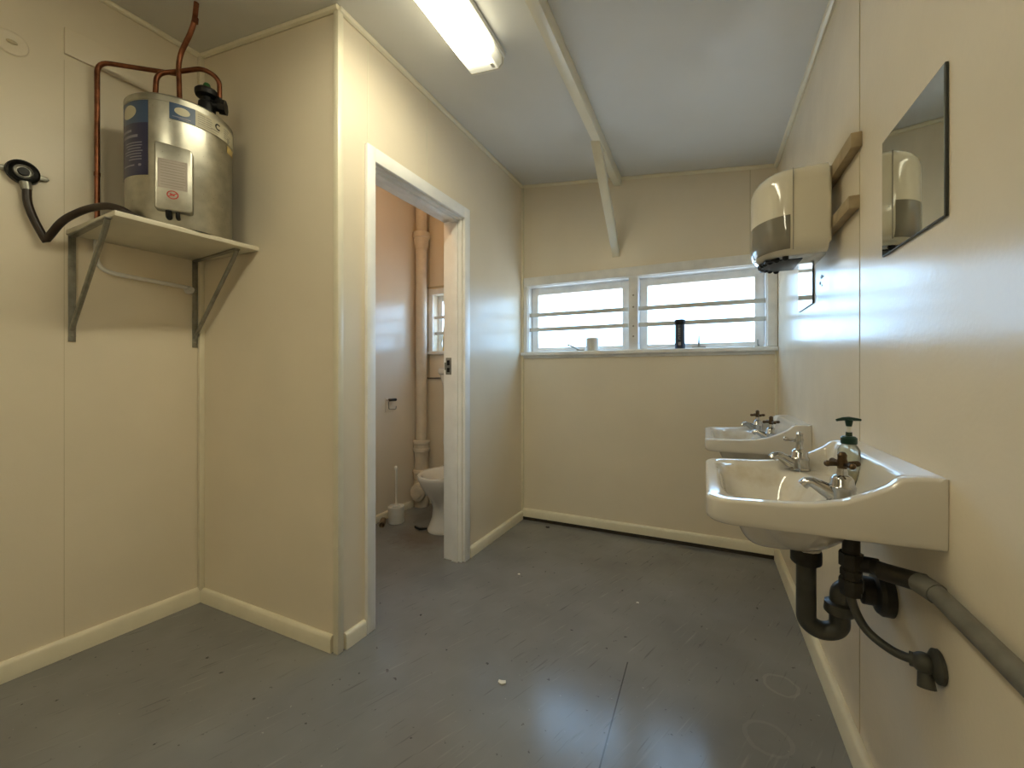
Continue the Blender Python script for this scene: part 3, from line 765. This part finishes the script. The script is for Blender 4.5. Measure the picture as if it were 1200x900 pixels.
def make_basin(loc, label, hm):
    ba = thing('wash_basin', label, 'wash basin', loc, 0, 'basins on the right wall')
    m = MB(); m._add(basin_mesh()); m.build('basin_body', M_cer, ba, ang=60)
    m = MB(); m.lathe([(0, .002), (.012, .002), (.020, .005), (.026, .003), (.028, 0)], 24, T(-.215, 0, -.072)); m.build('drain_ring', M_chrome, ba)
    make_tap(ba, .128, -.147, dg(-8), M_brass, False)
    make_tap(ba, .146, .187, dg(4), hm, hm is M_chrome)
    m = MB(); m.tube([(-.165, 0, -.088), (-.165, 0, -.112)], .030, 20, rad=[.040, .030]); m.build('waste_outlet', M_cer, ba)
    return ba
b1 = make_basin((XR-.001, 1.25, .774), 'nearer white wash basin with soap bottle and stained bowl', M_chrome)
b2 = make_basin((XR-.001, 2.285, .756), 'farther white wash basin below the small mirror near the window', M_brass)

# waste trap under the near basin
bx, by, bz = XR-.001-.165, 1.25, .774
tr = thing('drain_trap', 'dark grey bent waste trap under the nearer basin', 'drain trap', (bx, by, bz-.114))
m = MB(); m.lathe([(.020, 0), (.031, 0), (.034, -.006), (.034, -.030), (.030, -.036), (.024, -.036)], 12, T(0, 0, .004)); m.build('trap_nut', M_iron, tr)
m = MB(); m.tube([(0, 0, -.02), (0, 0, -.180), (.034, 0, -.196), (.068, 0, -.180), (.068, 0, -.125)], .0215, 18, fillet=.05, fseg=10); m.build('trap_bend', M_trap, tr)
m = MB(); m.lathe([(.022, 0), (.031, 0), (.033, .006), (.031, .024), (.022, .028)], 12, T(.068, 0, -.140)); m.build('trap_nut', M_trap, tr)
m = MB(); m.tube([(.068, 0, -.125), (.068, 0, -.078), (.125, .01, -.078)], .0205, 18, fillet=.05, fseg=10); m.build('outlet_arm', M_trap, tr)
m = MB(); m.lathe([(.0, 0), (.052, 0), (.052, .018), (.046, .026), (.032, .030), (.032, .052), (.022, .056)], 28, T(.1645, .01, -.078) @ rotm(-PI/2, 'Y')); m.build('wall_flange', M_iron, tr)

# water supply pipework
ws = thing('supply_pipe', 'dark supply pipes and valve under the nearer basin running along the wall', 'pipe', (XR, 1.12, .60))
m = MB(); q = (-.112, -.010)
m.tube([(q[0], q[1], .165), (q[0], q[1], .030)], .016, 14)
for z0, z1, r in ((.090, .118, .022), (.070, .082, .020), (.040, .062, .022), (.028, .045, .019)): m.tube([(q[0], q[1], z0), (q[0], q[1], z1)], r, 8)
m.tube([(q[0], q[1], .098), (q[0]+.045, q[1]-.005, .098)], .017, 12)
m.build('valve_stack', M_iron, ws)
m = MB(); m.tube([(q[0]+.03, q[1], .098), (-.030, -.105, .113)], .0145, 14, cap=True); m.tube([(-.075, -.055, .1055), (-.028, -.107, .1135)], .0175, 14); m.build('branch_pipe', M_iron, ws)
m = MB(); m.tube([(-.034, -.100, .112), (-.022, -.135, .109)], .019, 14, rad=[.019, .0185]); m.tube([(-.022, -.12, .110), (-.022, -.55, .100), (-.022, -1.6, .08)], .0155, 14); m.build('wall_pipe', M_tubegrey, ws, label='long grey pipe along the wall')
m = MB(); m.tube(cr([(q[0], q[1], .045), (q[0]+.002, q[1]-.004, .010), (q[0]+.020, q[1]-.022, -.030), (q[0]+.052, q[1]-.052, -.046), (-.030, -.083, -.045)], 8), .0085, 12); m.build('bent_tube', M_trap, ws)
m = MB(); m.tube([(-.040, -.078, -.045), (-.006, -.092, -.043)], .013, 12); m.ball((-.022, -.086, -.044), .019); m.lathe([(0, 0), (.030, 0), (.030, .006), (.018, .014), (0, .014)], 20, T(-.001, -.09, -.043) @ rotm(-PI/2, 'Y'))
m.tube([(-.022, -.088, -.05), (-.022, -.098, -.083)], .011, 12, rad=[.010, .014]); m.build('wall_elbow', M_trap, ws)

# soap bottle
sb = thing('soap_bottle', 'clear soap pump bottle with dark green pump on the nearer basin', 'soap bottle', (.318, 1.25, .823))
m = MB(); prof = [(.0, 0), (.021, 0), (.0225, .004), (.0225, .082), (.0215, .096), (.016, .106), (.012, .109), (.012, .116)]
m.lathe(prof, 28); m.build('bottle', M_clear, sb)
m = MB(); m.lathe([(0, .003), (.0205, .003), (.021, .006), (.021, .048), (0, .048)], 24); m.build('liquid_soap', M_soap, sb)
m = MB(); m.lathe([(.0, .110), (.016, .110), (.0165, .113), (.0165, .124), (.013, .128), (.007, .129), (.0065, .138), (0, .138)], 20); cpn = m.build('pump_collar', M_dgreen, sb)
m = MB(); m.tube([(0, 0, .136), (0, 0, .157)], .0045, 10); m.build('pump_stem', M_white, sb)
m = MB(); m.tube([(0, 0, .152), (0, 0, .168)], .008, 12, rad=[.006, .009]); m.tube([(-.026, -.004, .166), (-.012, -.002, .1695), (0, 0, .170), (.024, .004, .168)], .005, 10, rad=[.003, .0045, .0055, .003]); m.build('pump_head', M_dgreen, sb)
m = MB(); m.tube([(0, 0, .11), (.002, 0, .06), (.004, 0, .01)], .0022, 8); m.build('dip_tube', M_white, sb)

# ------------------------------------------------------------------ MIRRORS, BATTENS, DISPENSER
def mirror(name_label, y0, y1, z0, z1, loc_pad, skew=0):
    o = thing('wall_mirror', name_label, 'mirror', (XR, (y0+y1)/2, z0), 0, 'frameless wall mirrors')
    w = (y1-y0)/2; h = z1-z0
    m = MB(); m.box(-.0055, -.0006, -w, w, 0, h, .0006, 1); m.build('backing', M_edge, o, label='dark mirror edge')
    m = MB(); m.box(-.0062, -.0050, -w+.0025, w-.0025, .0025, h-.0025); m.build('mirror_glass', M_mirror, o)
    return o
mr = mirror('large frameless mirror above the nearer basin, right of the towel dispenser', 1.000, 1.290, 1.385, 1.662, 0)
mr2 = mirror('small frameless mirror above the farther basin, below the towel dispenser', 2.000, 2.270, 1.385, 1.60, 0)

for (y0, y1, z0, z1, lb) in ((1.446, 1.80, 1.734, 1.776, 'upper bare wooden batten on the wall behind the towel dispenser'), (1.465, 1.80, 1.570, 1.607, 'lower bare wooden batten on the wall behind the towel dispenser')):
    m = MB(); m.box(XR-.026, XR, y0, y1, z0, z1, .002); tag(m.build('wooden_batten', M_wood), lb, 'batten', 'battens behind the towel dispenser')

dp = thing('towel_dispenser', 'rounded cream paper towel dispenser on wooden battens', 'towel dispenser', (XR-.034, 1.770, 1.502))
DHh = .290
m = MB(); m.box(-.001, .008, -.135, .14, .03, .27, .001); m.build('back_plate', M_disp, dp)
def dplan(n=22, inset=0, x0=0, side=.098):
    a, bb = .108-inset, .150-inset
    p = [(0, -.150+inset), (-side, -.150+inset)]
    p += [(-side-a*math.sin(PI*k/(2*n)), -bb*math.cos(PI*k/(2*n))) for k in range(1, 2*n)]
    p += [(-side, .150-inset), (0, .150-inset)]
    return p
def loft(levels, cap0=True, cap1=True):
    b = bmesh.new(); R = []
    for z, ins, fr in levels:
        pl = dplan(inset=ins)
        if fr: pl = [(x if x > -1e-6 else x+ (0 if x < -.098 else 0), y) for x, y in pl]
        R.append([b.verts.new((x, y, z)) for x, y in pl])
    for A, B in zip(R, R[1:]):
        for k in range(len(A)): b.faces.new((A[k], A[(k+1) % len(A)], B[(k+1) % len(A)], B[k]))
    if cap0: b.faces.new(R[0][::-1])
    if cap1: b.faces.new(R[-1])
    bmesh.ops.recalc_face_normals(b, faces=b.faces[:]); return b
rb = .05
lv = [(0, .040, 0), (.004, .026, 0), (.012, .014, 0), (.024, .006, 0), (.040, .0015, 0), (.055, 0, 0), (.12, 0, 0)]
mB = MB(); mB._add(loft(lv+[(DHh-.050, 0, 0), (DHh-.032, .003, 0), (DHh-.016, .011, 0), (DHh-.005, .023, 0), (DHh, .038, 0)]))
mB.build('casing', M_disp, dp, ang=45)
# smoky window wraps the curved front below the cover
b = bmesh.new(); n = 22; R = []
for k in range(1, 2*n):
    a = PI*k/(2*n)
    row = []
    for z, ins in ((.016, .0105), (.024, .006), (.040, .0015), (.055, 0), (.09, 0), (.126, 0)):
        g = .0012; row.append(b.verts.new((-.098-(.108-ins+g)*math.sin(a), -(.150-ins+g)*math.cos(a), z)))
    R.append(row)
for A, B in zip(R, R[1:]):
    for k in range(len(A)-1): b.faces.new((A[k], A[k+1], B[k+1], B[k]))
bmesh.ops.recalc_face_normals(b, faces=b.faces[:]); bmesh.ops.solidify(b, geom=b.faces[:], thickness=.001)
m = MB(); m._add(b); m.build('window_band', M_dispg, dp, ang=50, label='smoky grey translucent lower front')
m = MB(); m.box(-.0995, -.097, -.1512, -.149, .010, DHh-.012); m.build('cover_seam', M_grink, dp)
b = loft([(-.006, .050, 0), (.002, .036, 0), (.010, .0205, 0)])
m = MB(); m._add(b); m.build('base_rim', M_chrome, dp, ang=50, label='shiny metal rim underneath')
m = MB()
for k in range(11):
    y = -.10+.2*k/10; x = -.175+.09*(y/.12)**2
    m.ball((x, y, -.006), .010, 1, 1, .9)
m.box(-.17, -.06, -.085, .085, -.009, -.003, .002)
m.build('tear_bar', M_black, dp, label='black toothed tear bar')

# wall marks: torn sticker residue beside the small mirror, peeling paint
m = MB(); random.seed(12)
for (y, z, w, h) in ((1.885, 1.465, .030, .016), (1.862, 1.462, .016, .008), (1.905, 1.445, .020, .014), (1.878, 1.432, .012, .008)):
    m.prism([(-w/2, -h/2), (w*.35, -h*.4), (w/2, h*.2), (0, h/2), (-w*.4, h*.3)], 0, .0008, mtx=T(XR, y, z) @ Matrix(((0, 0, -1, 0), (1, 0, 0, 0), (0, 1, 0, 0), (0, 0, 0, 1))))
tag(m.build('sticker_residue', simple('grey_green_residue', (.16, .17, .13), .6)), 'grey torn sticker residue on the wall right of the small mirror', 'sticker residue')

# ------------------------------------------------------------------ WINDOW SILL THINGS
rl = thing('toilet_roll', 'white toilet roll standing on the sill of the long window', 'toilet roll', (-.722, YB+.010, WZ0-.004))
m = MB(); m.lathe([(.019, .001), (.043, .001), (.045, .003), (.045, .091), (.043, .093), (.019, .093)], 32, closed=True); m.build('paper', M_paper, rl)
m = MB(); m.lathe([(.0175, .001), (.019, .001), (.019, .0935), (.0175, .0935)], 24, closed=True); m.build('core', M_card, rl)
cn = thing('spray_can', 'dark slim spray can standing on the sill of the long window', 'spray can', (-.142, YB-.002, WZ0-.004))
m = MB(); m.lathe([(0, 0), (.029, 0), (.031, .004), (.031, .150), (.028, .158), (0, .158)], 28); cb = m.build('can_body', M_can, cn)
m = MB(); m.lathe([(0, .157), (.031, .157), (.033, .161), (.033, .186), (.030, .190), (0, .190)], 28); m.build('cap', M_black, cn)
m = MB(); ac = math.atan2(-1, .05)
for z0, z1, w in ((.060, .078, 11), (.086, .098, 12), (.104, .116, 12), (.122, .132, 11)):
    m.cpatch(ac+dg(-w-6), ac+dg(w-6), z0, z0+.003, .031, .0005, 6); m.cpatch(ac+dg(-w-6), ac+dg(w-6), z1-.003, z1, .031, .0005, 6); m.cpatch(ac+dg(-w-6), ac+dg(-w), z0, z1, .031, .0005, 4)
m.cpatch(ac+dg(-20), ac+dg(10), .022, .042, .031, .0005, 8)
m.build('can_marking', M_canmark, cb)

# ------------------------------------------------------------------ TOILET STALL
wc = thing('toilet', 'white ceramic toilet with raised seat behind the doorway', 'toilet', (-1.68, 2.495, 0))
def ell(b, cx, cy, a, bf, bb, z, n=40):
    R = []
    for k in range(n):
        t = 2*PI*k/n; s_ = math.sin(t); R.append(b.verts.new((cx+a*math.cos(t), cy+(bb if s_ > 0 else bf)*s_, z)))
    return R
b = bmesh.new(); R = []
for z, a, bf, bb, cy in ((0, .125, .148, .20, 0), (.012, .127, .150, .20, 0), (.025, .118, .140, .195, 0), (.09, .098, .112, .185, .0), (.16, .094, .104, .18, .0), (.21, .104, .122, .18, 0), (.27, .138, .172, .19, 0), (.33, .166, .212, .20, 0), (.375, .178, .236, .21, 0), (.392, .181, .240, .21, 0), (.400, .178, .237, .207, 0), (.402, .165, .224, .19, 0), (.396, .150, .205, .16, 0), (.36, .135, .185, .14, 0), (.29, .10, .13, .10, 0), (.22, .05, .06, .06, 0)):
    R.append(ell(b, 0, cy, a, bf, bb, z))
for A, B in zip(R, R[1:]):
    for k in range(40): b.faces.new((A[k], A[(k+1) % 40], B[(k+1) % 40], B[k]))
b.faces.new(R[0][::-1]); b.faces.new(R[-1]); bmesh.ops.recalc_face_normals(b, faces=b.faces[:])
m = MB(); m._add(b); m.box(-.10, .10, .12, .33, 0, .385, .03, 3); m.box(-.17, .17, .15, .34, .345, .398, .02, 3); m.build('bowl', M_cerw, wc, ang=50)
b = bmesh.new(); O, I = [], []
mt = T(0, .20, .41) @ rotm(dg(80), 'X')
def ring_pts(a, bb, z):
    return [b.verts.new((a*math.cos(2*PI*k/40), .22+bb*math.sin(2*PI*k/40), z)) for k in range(40)]
rr = [ring_pts(.182, .225, 0), ring_pts(.184, .227, .008), ring_pts(.175, .218, .016), ring_pts(.120, .160, .016), ring_pts(.115, .155, 0)]
for A, B in zip(rr, rr[1:]+rr[:1]):
    for k in range(40): b.faces.new((A[k], A[(k+1) % 40], B[(k+1) % 40], B[k]))
bmesh.ops.recalc_face_normals(b, faces=b.faces[:]); m = MB(); m._add(b, mt); m.build('toilet_seat', M_white, wc)
b = bmesh.new(); rr = [ring_pts(.175, .218, -.020), ring_pts(.184, .227, -.014), ring_pts(.182, .225, -.004)]
for A, B in zip(rr, rr[1:]):
    for k in range(40): b.faces.new((A[k], A[(k+1) % 40], B[(k+1) % 40], B[k]))
b.faces.new(rr[0][::-1]); b.faces.new(rr[-1]); bmesh.ops.recalc_face_normals(b, faces=b.faces[:]); m = MB(); m._add(b, mt); m.build('toilet_lid', M_white, wc)
m = MB(); b = bmesh.new()
cis = [(.86, .155, .235, .395), (.87, .160, .228, .40), (1.10, .213, .205, .405)]
lo = None; R = []
for z, w, f, bk in cis: R.append([b.verts.new(v) for v in ((-w, f, z), (w, f, z), (w, bk, z), (-w, bk, z))])
for A, B in zip(R, R[1:]):
    for k in range(4): b.faces.new((A[k], A[(k+1) % 4], B[(k+1) % 4], B[k]))
b.faces.new(R[0][::-1]); b.faces.new(R[-1]); bmesh.ops.recalc_face_normals(b, faces=b.faces[:])
bmesh.ops.bevel(b, geom=[e_ for e_ in b.edges if abs(e_.verts[0].co.z-e_.verts[1].co.z) > .05], offset=.03, segments=4, profile=.5, affect='EDGES')
m._add(b); cis_o = m.build('cistern', M_cerw, wc)
m = MB(); m.box(-.218, .218, .198, .406, 1.10, 1.152, .016, 3); m.build('cistern_lid', M_cerw, wc)
m = MB(); m.tube([(0, .33, .862), (0, .335, .42)], .022, 14); m.build('flush_pipe', M_white, wc)

# inlet pipe to the cistern
cpz = thing('inlet_pipe', 'thin dull water pipe along the stall wall to the cistern', 'pipe', (-2.0, YB, 1.07))
m = MB(); m.tube([(-.175, -.012, 0), (.078, -.012, 0), (.078, -.06, 0)], .006, 10, fillet=.02); m.build('pipe_run', M_steelgrey, cpz)
m = MB(); m.tube([(.045, -.012, 0), (.082, -.02, 0)], .012, 10); m.build('valve', M_black, cpz)

sp_ = thing('soil_pipe', 'tall cream painted soil pipe in the corner of the toilet stall', 'soil pipe', (-2.150, 2.822, 0))
m = MB(); m.lathe([(.046, .44), (.046, CZ(-2.15)-.003)], 28); m.build('pipe', M_pipe, sp_)
m = MB(); m.lathe([(.046, 2.14), (.050, 2.15), (.060, 2.19), (.062, 2.235), (.070, 2.245), (.070, 2.285), (.062, 2.292), (.046, 2.292)], 28); m.build('collar', M_pipe, sp_)
m = MB(); m.lathe([(.046, .555), (.066, .555), (.070, .548), (.070, .525), (.063, .520), (.063, .49), (.070, .485), (.070, .462), (.060, .455), (.046, .30), (.058, .30)], 28); m.build('collar', M_pipe, sp_)
m = MB(); m.lathe([(.046, .445), (.060, .45), (.052, .40), (.058, .31), (.072, .305), (.074, .285), (.066, .278), (.066, .235), (.058, .225), (.062, .19), (.066, .10), (.060, .02), (.058, 0)], 28); ft = m.build('pipe_foot', M_pipe, sp_)
m = MB(); M2 = rotm(math.atan2(-2.82, 2.15)-.35, 'Z') @ T(.050, 0, .135) @ rotm(PI/2, 'Y')
m.lathe([(.0, 0), (.060, 0), (.062, .006), (.062, .040), (.058, .044), (.040, .046), (.036, .052), (.016, .052), (.014, .048), (0, .048)], 28, M2, sx=1.2); m.build('access_cap', M_pipe, ft)

br = thing('toilet_brush', 'white toilet brush standing in its holder on the stall floor', 'toilet brush', (-2.082, 2.430, 0))
m = MB(); m.lathe([(0, 0), (.056, 0), (.058, .004), (.060, .118), (.057, .122), (.052, .120), (.050, .112), (0, .112)], 32); m.build('holder', M_white, br)
m = MB(); m.lathe([(0, .113), (.030, .113), (.030, .122), (.012, .128), (.0085, .14), (.0075, .25), (.0085, .385), (.013, .395), (.013, .410), (.008, .418), (0, .419)], 20); m.build('brush_handle', M_white, br)
tb = thing('cardboard_tube', 'brown cardboard roll core lying beside the toilet brush', 'cardboard tube', (-2.128, 2.335, .021), dg(35))
m = MB(); m.lathe([(.0185, -.05), (.021, -.05), (.021, .05), (.0185, .05)], 24, rotm(PI/2, 'X') @ rotm(0, 'Z'), closed=True); m.build('tube', M_card, tb)
th_ = thing('roll_holder', 'small empty metal toilet roll holder on the stall wall', 'toilet roll holder', (-2.21, 2.50, .905))
m = MB(); m.box(0, .006, -.045, .045, -.095, .02, .002); m.build('back_plate', M_stallwall, th_)
m = MB(); m.tube([(.03, -.036, .0), (.03, .040, .0)], .011, 12); m.build('roller', M_iron, th_, label='dark roller')
m = MB(); m.tube([(.006, -.04, 0), (.03, -.04, 0), (.03, -.038, -.07), (.03, .042, -.075), (.03, .044, -.05)], .003, 8, fillet=.012); m.build('wire_arm', M_steelgrey, th_)
sk_ = thing('cleaner_bottle', 'yellow cleaner bottle with red cap on the stall window sill', 'bottle', (-1.952, YB+.005, SZ0-.002))
m = MB(); m.lathe([(0, 0), (.034, 0), (.037, .004), (.037, .10), (.030, .14), (.022, .165), (.016, .18), (.016, .20), (0, .20)], 24); m.build('bottle', M_yellow, sk_)
m = MB(); m.cpatch(0, 2*PI, .03, .105, .037, .0006, 28); m.build('label_band', M_label, sk_)
m = MB(); m.lathe([(0, .198), (.020, .198), (.020, .235), (.012, .245), (0, .246)], 20); m.build('cap', M_redcap, sk_)
m = MB(); m.tube([(-.055, .02, .009), (.0, 0, .009), (.045, .03, .009)], .0085, 10, rad=[.007, .009, .006])
o = m.build('rubber_wedge', M_blackm, loc=(-1.825, 2.375, 0)); tag(o, 'small black rubber strip on the floor by the toilet foot', 'rubber strip')
strip('trim_15', [(-2.203, YB-.007, .06), (-2.203, YB-.007, CZ(-2.2)-.01)], 'cream strip in the stall corner behind the soil pipe', kind='corner strip')
m = MB(); m.box(-2.20, -1.40, YB-.006, YB, 1.835, 1.850, .001); m.box(-2.132, -2.126, YB-.004, YB, 1.85, 2.6); m.box(-2.132, -2.126, YB-.004, YB, 1.07, 1.27)
struct(m.build('trim_16', M_seam), 'panel joints on the stall window wall', 'panel joint')

# ------------------------------------------------------------------ FLOOR LITTER
def scrap(name, pts, z, mat, loc, label, cat):
    mm = MB(); mm.prism(pts, 0, lambda x, y: z*(.4+abs(x)*60*.5+abs(y)*20*.5))
    return tag(mm.build(name, mat, loc=(loc[0], loc[1], .0005)), label, cat)
scrap('paper_scrap', [(-.012, -.008), (.004, -.012), (.016, -.002), (.010, .010), (-.004, .006), (-.014, .004)], .006, M_paper, (-.654, 1.322), 'torn white paper scrap on the middle of the floor', 'paper scrap')
scrap('dead_leaf', [(-.012, -.004), (.0, -.010), (.014, .0), (.004, .008), (-.008, .006)], .012, M_blackm, (-1.02, 2.800), 'small dark leaf on the floor near the end wall', 'leaf')
scrap('paint_flake', [(-.006, -.004), (.004, -.006), (.007, .002), (-.002, .006)], .004, M_paper, (-.925, 2.080), 'tiny white flake on the floor in front of the doorway', 'flake')
scrap('paint_flake', [(-.006, -.005), (.006, -.004), (.005, .004), (-.004, .005)], .004, M_paper, (-.29, 2.06), 'tiny white flake on the floor toward the basins', 'flake')

# ------------------------------------------------------------------ LIGHT
sbz = CZ(-1.75)
bl = thing('added_bulb_holder', 'unseen bare bulb added in a ceiling holder to warm the toilet stall', 'bulb', (-1.72, 1.75, sbz))  # out-of-view bulb, added to give the upper stall its warm light
m = MB(); m.lathe([(0, 0), (.04, 0), (.04, -.012), (.02, -.02), (.018, -.055), (0, -.055)], 24); m.build('holder', M_white, bl)
mm_, nt_, b__ = newmat('added_warm_bulb'); setp(b__, col=(.9, .8, .6)); b__.inputs['Emission Color'].default_value = (1, .58, .26, 1); b__.inputs['Emission Strength'].default_value = 110
m = MB(); m.lathe([(.014, -.05), (.016, -.065), (.028, -.09), (.030, -.108), (.022, -.128), (0, -.136)], 24); m.build('bulb', mm_, bl)
w = bpy.data.worlds.new('overcast_sky'); sc.world = w; w.use_nodes = True
wn = w.node_tree; bg = wn.nodes['Background']
tc = wn.nodes.new('ShaderNodeTexCoord'); sx = wn.nodes.new('ShaderNodeSeparateXYZ'); wn.links.new(tc.outputs['Generated'], sx.inputs[0])
zc = ramp(wn, mathn(wn, 'MULTIPLY_ADD', sx.outputs[2], .5, .5), [(.0, (.30, .285, .23)), (.46, (.42, .41, .36)), (.53, (.40, .69, 1.0)), (1, (.34, .62, 1.0))])
wn.links.new(zc, bg.inputs[0]); bg.inputs[1].default_value = 11.0
def portal(x0, x1, z0, z1):
    l = bpy.data.lights.new('portal', 'AREA'); l.shape = 'RECTANGLE'; l.size = x1-x0; l.size_y = z1-z0; l.cycles.is_portal = True
    o = bpy.data.objects.new('window_portal', l); COL.objects.link(o); o.location = ((x0+x1)/2, YB+T_+.01, (z0+z1)/2); o.rotation_euler = (-PI/2, 0, 0)
portal(WX0, WX1, WZ0, WZ1); portal(SX0, SX1, SZ0, SZ1)

# ------------------------------------------------------------------ CAMERA
cd = bpy.data.cameras.new('camera'); cam = bpy.data.objects.new('camera', cd); COL.objects.link(cam); sc.camera = cam
cd.sensor_fit = 'HORIZONTAL'; cd.sensor_width = 36; cd.lens = 36*484/1200; cd.clip_start = .02
cd.shift_y = -11/1200
cam.location = (0, 0, 1.10); cam.rotation_euler = (PI/2, 0, math.atan(225/484))

sc.view_settings.view_transform = 'Standard'; sc.view_settings.look = 'None'; sc.view_settings.gamma = 1
sc.view_settings.use_curve_mapping = False; sc.view_settings.exposure = 0
sc.cycles.max_bounces = 10; sc.cycles.diffuse_bounces = 6; sc.cycles.glossy_bounces = 5; sc.cycles.transparent_max_bounces = 12
sc.cycles.use_denoising = True; sc.cycles.sample_clamp_indirect = 4; sc.cycles.caustics_reflective = False; sc.cycles.caustics_refractive = False; sc.cycles.blur_glossy = 1.0
